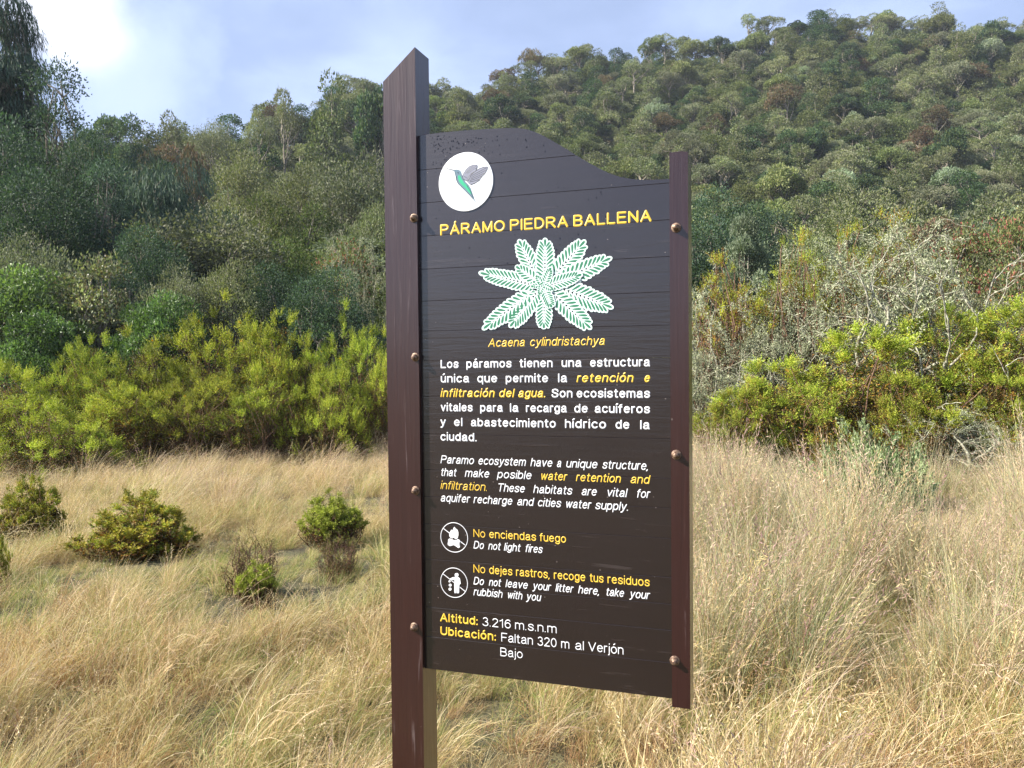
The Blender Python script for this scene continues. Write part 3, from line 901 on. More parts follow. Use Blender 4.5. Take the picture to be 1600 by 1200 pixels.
IT = .20
LINES = [
 # (anchor x, baseline y, cap px, [(word, x0, x1, colour, weight, shear)...])
 (690, 368.3, 17.6, [('PÁRAMO', 688, 789.5, 'y', 'B', 0), ('PIEDRA', 797, 888, 'y', 'B', 0), ('BALLENA', 896, 1018.3, 'y', 'B', 0)]),
 (765, 542.4, 13.4, [('Acaena', 762.8, 821.8, 'y', 'M', IT), ('cylindristachya', 827.7, 946.8, 'y', 'M', IT)]),
 (690, 575.7, 13.4, [('Los', 688.7, 717, 'w', 'B', 0), ('páramos', 729, 799.8, 'w', 'B', 0), ('tienen', 812, 864, 'w', 'B', 0), ('una', 877.8, 909, 'w', 'B', 0), ('estructura', 922, 1016, 'w', 'B', 0)]),
 (690, 598.2, 13.4, [('única', 689, 733.5, 'w', 'B', 0), ('que', 746, 777.5, 'w', 'B', 0), ('permite', 790.5, 857, 'w', 'B', 0), ('la', 872.2, 886.5, 'w', 'B', 0), ('retención', 901, 991.5, 'y', 'B', IT), ('e', 1006.3, 1017.3, 'y', 'B', IT)]),
 (690, 620.8, 13.4, [('infiltración', 688.5, 774.5, 'y', 'B', IT), ('del', 779.5, 805, 'y', 'B', IT), ('agua.', 809.5, 855, 'y', 'B', IT), ('Son', 862, 895, 'w', 'B', 0), ('ecosistemas', 901, 1016, 'w', 'B', 0)]),
 (690, 643.0, 13.4, [('vitales', 689, 739, 'w', 'B', 0), ('para', 750.5, 786, 'w', 'B', 0), ('la', 797, 810.5, 'w', 'B', 0), ('recarga', 822, 886, 'w', 'B', 0), ('de', 897.5, 919, 'w', 'B', 0), ('acuíferos', 929.5, 1016, 'w', 'B', 0)]),
 (690, 665.8, 13.4, [('y', 688.5, 697, 'w', 'B', 0), ('el', 709.5, 723, 'w', 'B', 0), ('abastecimiento', 736, 869, 'w', 'B', 0), ('hídrico', 883, 947.5, 'w', 'B', 0), ('de', 962, 984, 'w', 'B', 0), ('la', 1000.5, 1015.5, 'w', 'B', 0)]),
 (690, 688.9, 13.4, [('ciudad.', 688.5, 745.8, 'w', 'B', 0)]),
 (690, 724.2, 12.7, [('Paramo', 688.5, 742, 'w', 'M', IT), ('ecosystem', 747, 823, 'w', 'M', IT), ('have', 829, 864.6, 'w', 'M', IT), ('a', 870, 878.5, 'w', 'M', IT), ('unique', 884.5, 935, 'w', 'M', IT), ('structure,', 941, 1014.5, 'w', 'M', IT)]),
 (690, 743.9, 12.7, [('that', 688.5, 714.5, 'w', 'M', IT), ('make', 726.5, 766, 'w', 'M', IT), ('posible', 777, 832, 'w', 'M', IT), ('water', 844.5, 887.5, 'y', 'M', IT), ('retention', 900, 971.5, 'y', 'M', IT), ('and', 985, 1016.5, 'y', 'M', IT)]),
 (690, 764.3, 12.7, [('infiltration.', 688.5, 763, 'y', 'R', IT), ('These', 777, 821.5, 'w', 'M', IT), ('habitats', 833.5, 895.5, 'w', 'M', IT), ('are', 908.5, 934, 'w', 'M', IT), ('vital', 948, 981, 'w', 'M', IT), ('for', 994.5, 1017, 'w', 'M', IT)]),
 (690, 783.9, 12.7, [('aquifer', 688.5, 735.5, 'w', 'M', IT), ('recharge', 740, 802, 'w', 'M', IT), ('and', 808, 835, 'w', 'M', IT), ('cities', 840, 878, 'w', 'M', IT), ('water', 883.5, 925, 'w', 'M', IT), ('supply.', 930, 984, 'w', 'M', IT)]),
 (742, 839.3, 12.6, [('No', 740, 758.5, 'y', 'R', 0), ('enciendas', 764.5, 838, 'y', 'M', 0), ('fuego', 843.5, 884.8, 'y', 'M', 0)]),
 (742, 857.4, 12.3, [('Do', 740, 757.5, 'w', 'M', IT), ('not', 763, 783.5, 'w', 'M', IT), ('light', 787.5, 814.5, 'w', 'M', IT), ('fires', 820.5, 849, 'w', 'M', IT)]),
 (742, 894.9, 12.9, [('No', 740, 758.5, 'y', 'R', 0), ('dejes', 764.5, 801, 'y', 'M', 0), ('rastros,', 806.5, 859, 'y', 'M', 0), ('recoge', 865.6, 915, 'y', 'M', 0), ('tus', 921.5, 943.5, 'y', 'M', 0), ('residuos', 949.5, 1015.5, 'y', 'M', 0)]),
 (742, 913.6, 12.3, [('Do', 740, 757.5, 'w', 'M', IT), ('not', 764, 784, 'w', 'M', IT), ('leave', 790, 826, 'w', 'M', IT), ('your', 832.5, 862, 'w', 'M', IT), ('litter', 868, 897, 'w', 'M', IT), ('here,', 903.5, 938, 'w', 'M', IT), ('take', 946.5, 976.5, 'w', 'M', IT), ('your', 984, 1016.5, 'w', 'M', IT)]),
 (742, 930.6, 12.3, [('rubbish', 740, 786.5, 'w', 'M', IT), ('with', 792.5, 817.5, 'w', 'M', IT), ('you', 822.5, 846.5, 'w', 'M', IT)]),
 (690, 971.4, 13.6, [('Altitud:', 688, 747.5, 'y', 'B', 0), ('3.216', 754, 798.5, 'w', 'R', 0), ('m.s.n.m', 805, 870, 'w', 'R', 0)]),
 (690, 992.4, 13.6, [('Ubicación:', 688.5, 776, 'y', 'B', 0), ('Faltan', 783.5, 833, 'w', 'R', 0), ('320', 840, 870, 'w', 'R', 0), ('m', 877, 892.5, 'w', 'R', 0), ('al', 899, 912.5, 'w', 'R', 0), ('Verjón', 919.5, 974.5, 'w', 'R', 0)]),
 (783, 1025.2, 13.6, [('Bajo', 782, 817, 'w', 'R', 0)]),
]
WGT = {'B': .089, 'M': .065, 'R': .053}


def line_x(x, zloc):
    """sign X where the image column x meets height zloc on the board"""
    y = 606.0
    for _ in range(8):
        X, Z = S2(x, y, BACK)
        y += (Z - zloc) * 640
    return S2(x, y, BACK)[0]


for ax, by, cp, words in LINES:
    zb = S2(ax, by, BACK)[1]; cap = S2(ax, by - cp, BACK)[1] - zb
    for (t, x0, x1, c, wt, sh) in words:
        st = Strokes(BACK)
        a, b = line_x(x0, zb), line_x(x1, zb)
        word(st, t, a, b, zb, cap, WGT[wt] * cap, sh)
        st.build('painted_word', M_WHITE if c == 'w' else M_YEL)

# ---- painted plant illustration: pinnate leaves radiating from the centre


def c3(x, y): return (740 + x / 6.957, 360 + y / 6.957)


def flat_poly(V, F, pts, y):
    k = len(V); V += [(X, y, Z) for X, Z in pts]; F.append(tuple(range(k, k + len(pts))))


def poly_mesh(name, V, F, mat, parent):
    me = bpy.data.meshes.new(name); me.from_pydata(V, [], F); me.materials.append(mat); me.update()
    return link(name, me, parent)


emblem = Strokes(BACK)
LEAVES = [((690, 520), (495, 110), 118, 9), ((775, 560), (778, 95), 125, 10), ((850, 520), (1210, 115), 130, 10), ((900, 560), (1495, 300), 130, 11),
          ((900, 610), (1510, 840), 150, 12), ((840, 660), (1275, 1065), 135, 11), ((772, 740), (765, 1060), 110, 8), ((700, 660), (400, 1045), 130, 11),
          ((620, 690), (108, 1070), 120, 11), ((690, 600), (72, 462), 118, 13), ((730, 580), (470, 395), 90, 7), ((790, 610), (1175, 480), 95, 10),
          ((770, 590), (840, 415), 60, 6), ((770, 640), (850, 830), 80, 7),
          ((760, 600), (660, 560), 40, 4), ((750, 600), (720, 690), 42, 4), ((770, 600), (860, 640), 42, 4), ((750, 590), (690, 500), 45, 4), ((755, 590), (640, 610), 36, 4)]
ill = bpy.data.objects.new('plant_illustration', None)
cx_, cz_ = S2(*c3(780, 590), BACK)
leaf_par = None
Vw, Fw, Vg, Fg = [], [], [], []


def leaflet(p, ang, ln, wd, layer):
    """outlined leaflet from p (crop px) towards ang: pale outline shape + green middle"""
    ca, sa = math.cos(ang), math.sin(ang)
    def shape(l0, l1, w_):
        out = []
        for t, w in ((0, .35), (.25, .7), (.5, .95), (.72, 1), (.88, .78), (.97, .4), (1, 0)):
            out.append((l0 + (l1 - l0) * t, w * w_))
        pts = out + [(a, -b) for a, b in out[-2::-1]]
        return [S2(*c3(p[0] + a * ca - b * sa, p[1] + a * sa + b * ca), BACK) for a, b in pts]
    flat_poly(Vw, Fw, shape(0, ln, wd / 2), BACK - .00030 - layer * 1.2e-5)
    flat_poly(Vg, Fg, shape(ln * .16, ln * .86, wd / 2 * .44), BACK - .00050 - layer * 1.2e-5)


lay = 0
rnd = random.Random(3)
for li, (b, t, hw, npair) in enumerate(LEAVES):
    L_ = math.hypot(t[0] - b[0], t[1] - b[1]); an = math.atan2(t[1] - b[1], t[0] - b[0])
    for k in range(npair):
        f = k / npair
        p = (b[0] + (t[0] - b[0]) * (f * .84 + .03), b[1] + (t[1] - b[1]) * (f * .84 + .03))
        env = math.sin(math.pi * (.22 + .62 * f)) ** .7
        for sd in (-1, 1):
            lay += 1
            leaflet(p, an + sd * R(58 - 24 * f), hw * env * (1.14 + .06 * rnd.uniform(-1, 1)), L_ / npair * .78 + 13, lay)
    lay += 1
    leaflet((b[0] + (t[0] - b[0]) * .80, b[1] + (t[1] - b[1]) * .80), an, L_ * .2 + 16, 62, lay)
il = poly_mesh('plant_illustration', Vw, Fw, M_MINT, sign)
poly_mesh('leaf_filling', Vg, Fg, M_GREENP, il)

# ---- round emblem with the hummingbird
def c2(x, y): return (670 + x / 10, 220 + y / 10)


def poly_on(name, pts, back, mat, parent, th=0):
    P = [S2(*c2(x, y), BACK) for x, y in pts]
    bm = bmesh.new()
    f = bm.faces.new([bm.verts.new((X, BACK - back, Z)) for X, Z in P])
    bmesh.ops.triangulate(bm, faces=[f])
    if th:
        r = bmesh.ops.extrude_face_region(bm, geom=bm.faces[:])
        for v in [e for e in r['geom'] if isinstance(e, bmesh.types.BMVert)]: v.co.y -= th
        bmesh.ops.recalc_face_normals(bm, faces=bm.faces)
    me = bpy.data.meshes.new(name); bm.to_mesh(me); bm.free(); me.materials.append(mat)
    return link(name, me, parent)


ecx, ecz = S2(*c2(588, 645), BACK)
eX0 = S2(*c2(162, 670), BACK)[0]; eX1 = S2(*c2(1012, 610), BACK)[0]; er = (eX1 - eX0) / 2; ecx = (eX0 + eX1) / 2
ezt = S2(*c2(620, 178), BACK)[1]; ezb = S2(*c2(540, 1108), BACK)[1]; ecz = (ezt + ezb) / 2; erz = (ezt - ezb) / 2
bm = bmesh.new()
ring = [[bm.verts.new((ecx + er * s_ * math.cos(j * math.pi / 32), y, ecz + erz * s_ * math.sin(j * math.pi / 32))) for j in range(64)] for s_, y in ((1, BACK - .0002), (1, BACK - .0022), (.99, BACK - .0026))]
for p, q in zip(ring, ring[1:]):
    for j in range(64): bm.faces.new((p[j], p[(j + 1) % 64], q[(j + 1) % 64], q[j]))
bm.faces.new(ring[-1])
disc = bm_obj('emblem_disc', bm, M_DISC)
body = [(285, 437), (345, 448), (400, 460), (440, 452), (480, 458), (510, 485), (522, 530), (535, 580), (575, 640), (625, 690), (660, 745), (690, 830), (722, 925), (755, 985), (700, 915),
        (640, 850), (580, 790), (515, 725), (465, 675), (438, 615), (436, 560), (428, 505), (408, 478), (345, 455)]
bird = poly_on('hummingbird', body, .0030, M_BIRDB, disc)
poly_on('breast', [(470, 540), (500, 555), (520, 600), (560, 660), (620, 715), (655, 770), (685, 850), (640, 815), (580, 745), (520, 690), (480, 640), (462, 580)], .0033, M_BIRDG, bird)
poly_on('wing', [(545, 605), (535, 560), (550, 515), (590, 450), (640, 405), (700, 382), (758, 380), (762, 410), (742, 470), (700, 505), (665, 520), (655, 560), (630, 610), (590, 625)], .0034, M_WING, bird)
poly_on('wing', [(610, 640), (640, 590), (670, 530), (730, 480), (800, 435), (870, 412), (922, 410), (912, 455), (880, 510), (830, 560), (790, 620), (720, 665), (660, 690), (625, 670)], .0032, M_WING, bird)


def ink_lines(name, lines, w, back, mat, parent):
    st = Strokes(BACK)
    for ln in lines:
        st.stroke([S2(*c2(x, y), BACK) for x, y in ln], w, back)
    return st.build(name, mat, parent)


ink_lines('feather_lines', [
    [(545, 605), (535, 560), (550, 515), (590, 450), (640, 405), (700, 382), (758, 380), (762, 410), (742, 470), (665, 520)],
    [(922, 410), (870, 412), (800, 435), (730, 480), (670, 530), (655, 570), (610, 640)], [(922, 410), (912, 455), (880, 510), (830, 560), (790, 620), (720, 665), (660, 690)],
    [(600, 500), (680, 440), (745, 400)], [(610, 515), (690, 460), (750, 430)], [(575, 520), (640, 440), (700, 400)], [(560, 560), (610, 590), (650, 540)], [(550, 600), (590, 630), (640, 600)],
    [(680, 545), (780, 490), (900, 430)], [(670, 575), (780, 520), (895, 465)], [(665, 600), (760, 560), (870, 510)], [(650, 625), (740, 595), (830, 555)], [(645, 645), (720, 630), (790, 605)],
    [(436, 560), (438, 615), (465, 675), (515, 725), (580, 790), (640, 850), (700, 915)], [(600, 700), (650, 780), (700, 890)], [(285, 437), (400, 462)]], .0005, .0032, M_INK, bird)
ink_lines('eye', [[(462, 500), (466, 504)]], .0011, .0034, M_INK, bird)

# ---- prohibition pictograms
def c4(x, y): return (680 + x / 8, 800 + y / 8)


def pict(cxp, cyp, rx_, ry_, shapes, gapline):
    X0, Zc = S2(*c4(cxp, cyp), BACK)
    rX = (S2(*c4(cxp + rx_, cyp), BACK)[0] - S2(*c4(cxp - rx_, cyp), BACK)[0]) / 2
    rZ = (S2(*c4(cxp, cyp - ry_), BACK)[1] - S2(*c4(cxp, cyp + ry_), BACK)[1]) / 2
    st = Strokes(BACK)
    st.stroke([(X0 + rX * math.cos(a * math.pi / 24), Zc + rZ * math.sin(a * math.pi / 24)) for a in range(49)], .00095)
    st.stroke([S2(*c4(*gapline[0]), BACK), S2(*c4(*gapline[1]), BACK)], .0010)
    pic = st.build('prohibition_pictogram', M_WHITE)
    for k, s_ in enumerate(shapes):
        P = [S2(*c4(x, y), BACK) for x, y in s_]
        bm = bmesh.new()
        f = bm.faces.new([bm.verts.new((X, BACK - .00130 - .00003 * k, Z)) for X, Z in P])
        bmesh.ops.triangulate(bm, faces=[f])
        me = bpy.data.meshes.new('symbol'); bm.to_mesh(me); bm.free(); me.materials.append(M_WHITE)
        link('symbol', me, pic)


def circ(x, y, r_, k=12): return [(x + r_ * math.cos(2 * math.pi * i / k), y + r_ * math.sin(2 * math.pi * i / k)) for i in range(k)]


pict(238, 318, 168, 184, [
    [(243, 183), (255, 200), (258, 225), (280, 218), (292, 250), (293, 290), (282, 325), (255, 338), (235, 318), (215, 330), (195, 322), (178, 300), (178, 262), (195, 235), (205, 215), (212, 232), (225, 215), (232, 195)],
    [(165, 340), (185, 328), (210, 338), (240, 350), (280, 345), (300, 340), (312, 358), (300, 375), (290, 385), (312, 410), (310, 440), (290, 450), (268, 432), (235, 412), (205, 420), (185, 425), (160, 410), (158, 390), (178, 378), (165, 362)]],
    ((104, 206), (372, 412)))
pict(236, 884, 168, 184, [circ(270, 785, 25), [(215, 815), (250, 808), (290, 810), (312, 830), (322, 895), (305, 905), (300, 930), (300, 1010), (284, 1016), (272, 1005), (266, 930), (262, 1010), (248, 1016), (242, 1005), (240, 905), (244, 850), (215, 848), (188, 850), (185, 832)],
                          circ(182, 865, 14, 8), circ(190, 912, 19, 8), circ(188, 962, 20, 8)],
     ((100, 774), (372, 990)))

# rain drops on the upper planks
m_, n_, l_, p_ = new_mat('water_drop')
p_.inputs['Base Color'].default_value = (.012, .010, .014, 1); p_.inputs['Roughness'].default_value = .12
bg_ = Bag(); rr_ = random.Random(11)
Vd, Fd = [], []
for i in range(190):
    if i < 120: x = 672 + abs(rr_.gauss(0, 55)); y = 212 + abs(rr_.gauss(0, 24))
    else: x = rr_.uniform(675, 960); y = rr_.uniform(215, 420) if x < 860 else rr_.uniform(285, 400)
    X, Z = S2(x, y, BACK)
    if Z > np.interp(X, PXS, PZS) - .004 or ((X - ecx) / er) ** 2 + ((Z - ecz) / erz) ** 2 < 1.05: continue
    s_ = rr_.uniform(.0007, .0019); k = len(Vd)
    for (rad_, dy, drop) in ((1, 0, 0), (.7, .55, .15)):
        Vd += [(X + s_ * rad_ * math.cos(j * math.pi / 4), BACK - .0002 - s_ * dy * .6, Z + s_ * rad_ * (1.25 * math.sin(j * math.pi / 4)) - s_ * drop) for j in range(8)]
    Fd += [(k + j, k + (j + 1) % 8, k + 8 + (j + 1) % 8, k + 8 + j) for j in range(8)] + [tuple(range(k + 8, k + 16))]
dr = poly_mesh('rain_drops', Vd, Fd, m_, sign); dr['kind'] = 'stuff'

# ------------------------------------------------------------------ plant prototypes
def proto_tree(name, *a, W=5, H=6, **k):
    c, t = crown(name, H, W, *a, **k)
    return dict(crown=c, trunk=t, H=H, W=W, cn='crown', tn='trunk')


def proto_bush(name, W, H, *a, **k):
    c, t = heath_bush(name, W, H, *a, **k)
    return dict(crown=c, trunk=t, H=H, W=W, cn='foliage', tn='stems')


def proto_lichen(name, W, H, **k):
    c, t = lichen_shrub(name, W, H, **k)
    return dict(crown=c, trunk=t, H=H, W=W, cn='foliage', tn='branches')


# far, for the hillside
HB0 = .2
HT = {
 'olive': [proto_tree('hill_tree', 15, 5600, .21, .12, G_OLIVE, seed=1, base=.3, jag=.24, flat=.75), proto_tree('hill_tree', 18, 6000, .20, .12, G_OLIVE, seed=2, W=4.6, H=7, base=.12, jag=.24, shape='column', flat=.75), proto_tree('hill_tree', 12, 4600, .21, .12, G_OLIVE + G_GREY, seed=3, W=4.2, base=.1, jag=.24, shape='column', flat=.75)],
 'greyish': [proto_tree('hill_tree', 16, 5200, .20, .10, G_GREY, seed=4, base=.35, jag=.24, flat=.75), proto_tree('hill_tree', 12, 4000, .20, .11, G_GREY + G_OLIVE, seed=5, W=4.2, base=.15, H=6.6, jag=.24, shape='column', flat=.75)],
 'darkgreen': [proto_tree('hill_tree', 14, 5600, .20, .12, G_DARK + G_OLIVE[2:], seed=6, base=.25, jag=.24, flat=.75), proto_tree('hill_tree', 17, 6000, .19, .11, G_DARK + G_GREEN[2:], seed=7, W=4.0, H=6.5, base=.12, shape='column')],
 'silver': [proto_tree('hill_tree', 13, 5000, .20, .12, G_SILVER, seed=8, W=5, H=5)],
 'brown': [proto_tree('hill_tree', 12, 3800, .20, .10, G_BROWN, seed=9, W=4.5)],
 'open': [proto_tree('hill_tree', 9, 2600, .20, .09, G_GREY + G_OLIVE, seed=10, W=4.5, H=6.5, base=.5, flat=.55)],
}
# near
NT = {
 'dark': [proto_tree('dark_tree', 28, 22000, .125, .06, G_DARK + G_BLUE, seed=20, W=6, H=9, base=.12), proto_tree('dark_tree', 34, 28000, .13, .06, G_BLUE, seed=21, W=5, H=11, base=.08, jag=.5, shape='column')],
 'pine': [proto_tree('pine_tree', 26, 15000, .34, .028, [(.075, .12, .085), (.10, .15, .10), (.055, .095, .07)], style='weep', seed=22, W=5.5, H=7.5, base=.05, shape='column'),
          proto_tree('pine_tree', 30, 13000, .34, .03, G_BLUE, style='weep', seed=23, W=4, H=12, base=.1)],
 'grey': [proto_tree('grey_tree', 26, 15000, .13, .06, G_GREY + G_OLIVE, seed=24, W=6, H=8, base=.15), proto_tree('grey_tree', 22, 13000, .13, .06, G_GREY, seed=25, W=5, H=7, base=.2, jag=.45)],
 'lush': [proto_tree('lush_tree', 24, 14000, .12, .065, G_YEL[1:2] + G_OLIVE + G_GREEN[:1], seed=26, W=5, H=8, base=.12), proto_tree('lush_tree', 26, 15000, .12, .07, G_GREEN, seed=27, W=4, H=5.4, base=.08, mat=M_GLOSSLEAF)],
 'silver': [proto_tree('silver_shrub', 20, 11000, .10, .045, G_SILVER, seed=28, W=2.2, H=5.5, base=.4)],
 'pale': [proto_tree('pale_shrub', 22, 6500, .10, .065, [(.25, .27, .14), (.34, .34, .22), (.16, .19, .08), (.20, .16, .09)], seed=29, W=2.8, H=5.6, base=.1, jag=.7, mat=M_GLOSSLEAF)],
 'red': [proto_tree('red_leaved_shrub', 20, 6500, .10, .05, [(.20, .22, .08), (.16, .19, .07), (.30, .10, .08), (.14, .17, .06), (.15, .18, .06)], seed=30, W=3, H=5.4, base=.2, jag=.5)],
}
TALLPINE = proto_tree('pine_tree', 70, 42000, .42, .038, G_BLUE, style='weep', seed=41, W=5.5, H=20, base=.04, shape='column')
PINE3 = proto_tree('pine_tree', 50, 24000, .32, .028, [(.09, .14, .10), (.12, .17, .115), (.065, .105, .075)], style='weep', seed=43, W=6, H=9, base=.02, flat=1)
TOPY = [(.37, .39, .045), (.30, .35, .04), (.44, .44, .058), (.23, .29, .04)]
TOPG = [(.29, .34, .04), (.23, .29, .035), (.34, .37, .05)]
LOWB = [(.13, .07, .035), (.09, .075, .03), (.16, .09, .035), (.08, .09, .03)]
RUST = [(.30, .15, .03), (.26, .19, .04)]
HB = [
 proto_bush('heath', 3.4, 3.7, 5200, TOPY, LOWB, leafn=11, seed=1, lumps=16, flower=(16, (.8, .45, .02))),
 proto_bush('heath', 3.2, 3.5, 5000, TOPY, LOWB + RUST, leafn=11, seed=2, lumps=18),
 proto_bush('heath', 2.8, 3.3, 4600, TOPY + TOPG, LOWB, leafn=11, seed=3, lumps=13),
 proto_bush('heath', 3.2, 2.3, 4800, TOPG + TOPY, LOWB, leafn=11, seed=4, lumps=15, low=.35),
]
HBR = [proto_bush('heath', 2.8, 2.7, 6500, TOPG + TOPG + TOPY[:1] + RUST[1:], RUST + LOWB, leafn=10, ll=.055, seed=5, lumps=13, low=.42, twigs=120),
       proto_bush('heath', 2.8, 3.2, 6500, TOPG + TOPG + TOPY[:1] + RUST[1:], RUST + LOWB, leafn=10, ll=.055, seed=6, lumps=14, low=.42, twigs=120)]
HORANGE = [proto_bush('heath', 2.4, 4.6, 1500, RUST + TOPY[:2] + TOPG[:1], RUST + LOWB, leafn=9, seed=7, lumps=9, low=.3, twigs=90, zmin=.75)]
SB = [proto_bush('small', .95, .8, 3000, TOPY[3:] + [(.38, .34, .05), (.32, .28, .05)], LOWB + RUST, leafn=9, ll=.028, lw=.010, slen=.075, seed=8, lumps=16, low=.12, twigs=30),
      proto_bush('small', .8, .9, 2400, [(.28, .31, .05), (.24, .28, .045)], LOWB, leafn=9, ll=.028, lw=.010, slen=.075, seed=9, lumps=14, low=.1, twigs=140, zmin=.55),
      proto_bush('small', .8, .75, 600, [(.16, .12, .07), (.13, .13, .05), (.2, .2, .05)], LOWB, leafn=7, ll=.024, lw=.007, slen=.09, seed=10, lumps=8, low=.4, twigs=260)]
SILV = [proto_bush('silver', 1.6, .8, 1300, [(.21, .28, .13), (.27, .33, .18), (.16, .23, .09)], [(.12, .14, .08), (.16, .17, .10)], leafn=9, ll=.04, lw=.017, slen=.13, seed=12, lumps=12, low=.2, twigs=40)]
LI = [proto_lichen('lichen_shrub', 3.6, 4.8, seed=1, tufts=19000, leaves=11000), proto_lichen('lichen_shrub', 3.6, 5, seed=2, tufts=22000, leaves=8000, leafcols=G_GREY + G_SILVER),
      proto_lichen('lichen_shrub', 3.6, 4.4, seed=3, tufts=15000, leaves=13000, leafcols=G_OLIVE + G_GREY + RUST[:1])]
LI_BARE = [proto_lichen('lichen_shrub', 3.4, 4.5, seed=4, tufts=9000, leaves=1200, stems=6, thick=.045, spread=.8)]
rng = np.random.default_rng(99)
used = {}


def place(name, proto, loc, sx, sz, rz, label, cat, group=None):
    root = bpy.data.objects.new(name, None); COL.objects.link(root)
    root.location = loc; root.scale = (sx, sx, sz); root.rotation_euler = (0, 0, rz)
    root.empty_display_size = .3
    tag(root, label, cat, group)
    for nm, me in ((proto['cn'], proto['crown']), (proto['tn'], proto['trunk'])):
        o = bpy.data.objects.new(nm, me); COL.objects.link(o); o.parent = root
    return root


def put(name, protos, cx, wpx, top, Y, label, cat, group=None, rz=None, maxs=None):
    """a plant of kind protos standing at depth Y, its crown centred on photo column cx, wpx wide, top at photo row top"""
    if isinstance(protos, list): proto = protos[rng.integers(len(protos))]
    else: proto = protos
    x = (cx - 800) / 1250 * Y
    z = float(height(x, Y))
    ztop = EYE + (606 - top) / 1250 * Y
    sz = (ztop - z) / proto['H']; sx = wpx / 1250 * Y / proto['W'] / .92
    return place(name, proto, (x, Y, z - .03), sx, max(sz, .2), rng.uniform(0, 6.28) if rz is None else rz, label, cat, group)


GL = 'trees of the dark wood on the left'
put('pine_tree', TALLPINE, -25, 185, -150, 34, 'tallest dark drooping pine at the left edge, its top outside the photo', 'tree', GL)
put('pine_tree', TALLPINE, 28, 110, -30, 35, 'second tall dark pine, just right of the tallest at the left edge', 'tree', GL)
put('dark_tree', NT['dark'][0], 132, 110, 168, 29, 'rounded dark tree on the right flank of the tall blue green tree', 'tree', GL)
put('dark_tree', NT['dark'][1], 92, 165, 98, 30, 'tall dark blue green tree standing right of the tallest pine', 'tree', GL)
put('dark_tree', NT['dark'][0], 15, 190, 150, 31, 'dark tree at the left edge in front of the tallest pine', 'tree', GL)
put('dark_tree', NT['dark'][0], 55, 190, 235, 26, 'broad dark tree low at the left edge below the tall ones', 'tree', GL)
put('dark_tree', NT['dark'][1], 160, 130, 250, 27.5, 'dark narrow tree just left of the blue green weeping pine', 'tree', GL)
put('dark_tree', NT['dark'][0], 225, 150, 330, 25, 'dark tree under the blue green weeping pine', 'tree', GL)
put('pine_tree', PINE3, 245, 215, 190, 35, 'blue green weeping pine with soft hanging needles on the left', 'tree', GL)
put('pine_tree', PINE3, 328, 150, 282, 32, 'lower dark green weeping pine right of the taller one', 'tree', GL)
put('dark_tree', NT['dark'][1], 360, 110, 330, 30, 'small dark tree at the foot of the lower weeping pine', 'tree', GL)
GS = 'shrubs between the heath bushes and the wood'
put('grey_shrub', NT['grey'][1], 40, 140, 330, 23, 'grey green shrub at the left edge in the shade of the wood', 'shrub', GS)
put('grey_shrub', NT['grey'][1], 285, 110, 385, 23.5, 'dull grey shrub under the two weeping pines', 'shrub', GS)
put('grey_shrub', NT['grey'][0], 355, 120, 378, 24, 'dull grey shrub below the lower weeping pine, right of another one', 'shrub', GS)
put('pale_shrub', NT['pale'][0], 155, 125, 336, 21, 'shrub with pale glinting leaves standing above the left heath bushes', 'shrub', GS)
put('green_shrub', NT['lush'][1], 25, 180, 372, 20.5, 'fresh green rounded shrub at the left edge', 'shrub', GS)
put('green_shrub', NT['lush'][1], 75, 135, 452, 19.3, 'flat topped green shrub with grey stems in front of the fresh green one', 'shrub', GS)
put('green_shrub', NT['lush'][1], 252, 130, 418, 20, 'glossy green rounded shrub right of the pale leaved shrub', 'shrub', GS)
put('dark_shrub', NT['dark'][0], 430, 150, 395, 25, 'dark shaded shrub behind the highest heath bushes', 'shrub', GS)
put('dark_shrub', NT['dark'][0], 520, 150, 400, 24, 'dark shaded shrub left of the tall sign post', 'shrub', GS)
put('dark_shrub', NT['dark'][1], 195, 120, 430, 21.5, 'small dark shrub between the pale shrub and the glossy green one', 'shrub', GS)
GM = 'trees at the foot of the slope left of the sign'
put('grey_tree', NT['grey'][0], 382, 135, 196, 52, 'large grey green tree with an umbrella crown above the weeping pines', 'tree', GM)
put('grey_tree', NT['grey'][0], 470, 130, 222, 50, 'grey green tree halfway up the slope left of the post', 'tree', GM)
put('grey_tree', NT['grey'][1], 560, 140, 205, 48, 'dark topped grey tree beside the upper part of the tall post', 'tree', GM)
put('lush_tree', NT['lush'][0], 425, 120, 268, 40, 'yellowish green tree right of the weeping pines', 'tree', GM)
put('lush_tree', NT['lush'][0], 495, 130, 285, 36, 'sunlit olive tree in the middle of the slope left of the sign', 'tree', GM)
put('grey_tree', NT['grey'][0], 590, 120, 280, 36, 'grey green tree partly behind the tall post', 'tree', GM)
put('lush_tree', NT['lush'][0], 450, 110, 340, 30, 'sunlit yellow green shrub like tree above the dark shrubs', 'tree', GM)
put('red_leaved_shrub', NT['red'][0], 535, 110, 348, 28, 'olive tree with some red leaves beside the sign post', 'tree', GM)
put('lichen_tree', LI[1], 575, 95, 350, 26, 'pale lichen covered small tree left of the tall post', 'tree', GM)
put('brown_tree', HT['brown'][0], 305, 62, 222, 66, 'reddish brown tree behind the weeping pine', 'tree', GM)
put('round_tree', NT['grey'][1], 332, 66, 170, 96, 'round airy tree standing out on the left skyline', 'tree', GM)
put('round_tree', HT['darkgreen'][1], 200, 60, 178, 90, 'flat dark tree on the skyline above the pines', 'tree', GM)
put('round_tree', HT['greyish'][1], 262, 60, 180, 92, 'small grey tree on the skyline above the weeping pine', 'tree', GM)
put('round_tree', HT['open'][0], 412, 44, 164, 96, 'small open tree on the skyline where the ridge begins to rise', 'tree', GM)
put('round_tree', HT['open'][0], 450, 54, 132, 100, 'slender open tree on the ridge left of the broad one', 'tree', GM)
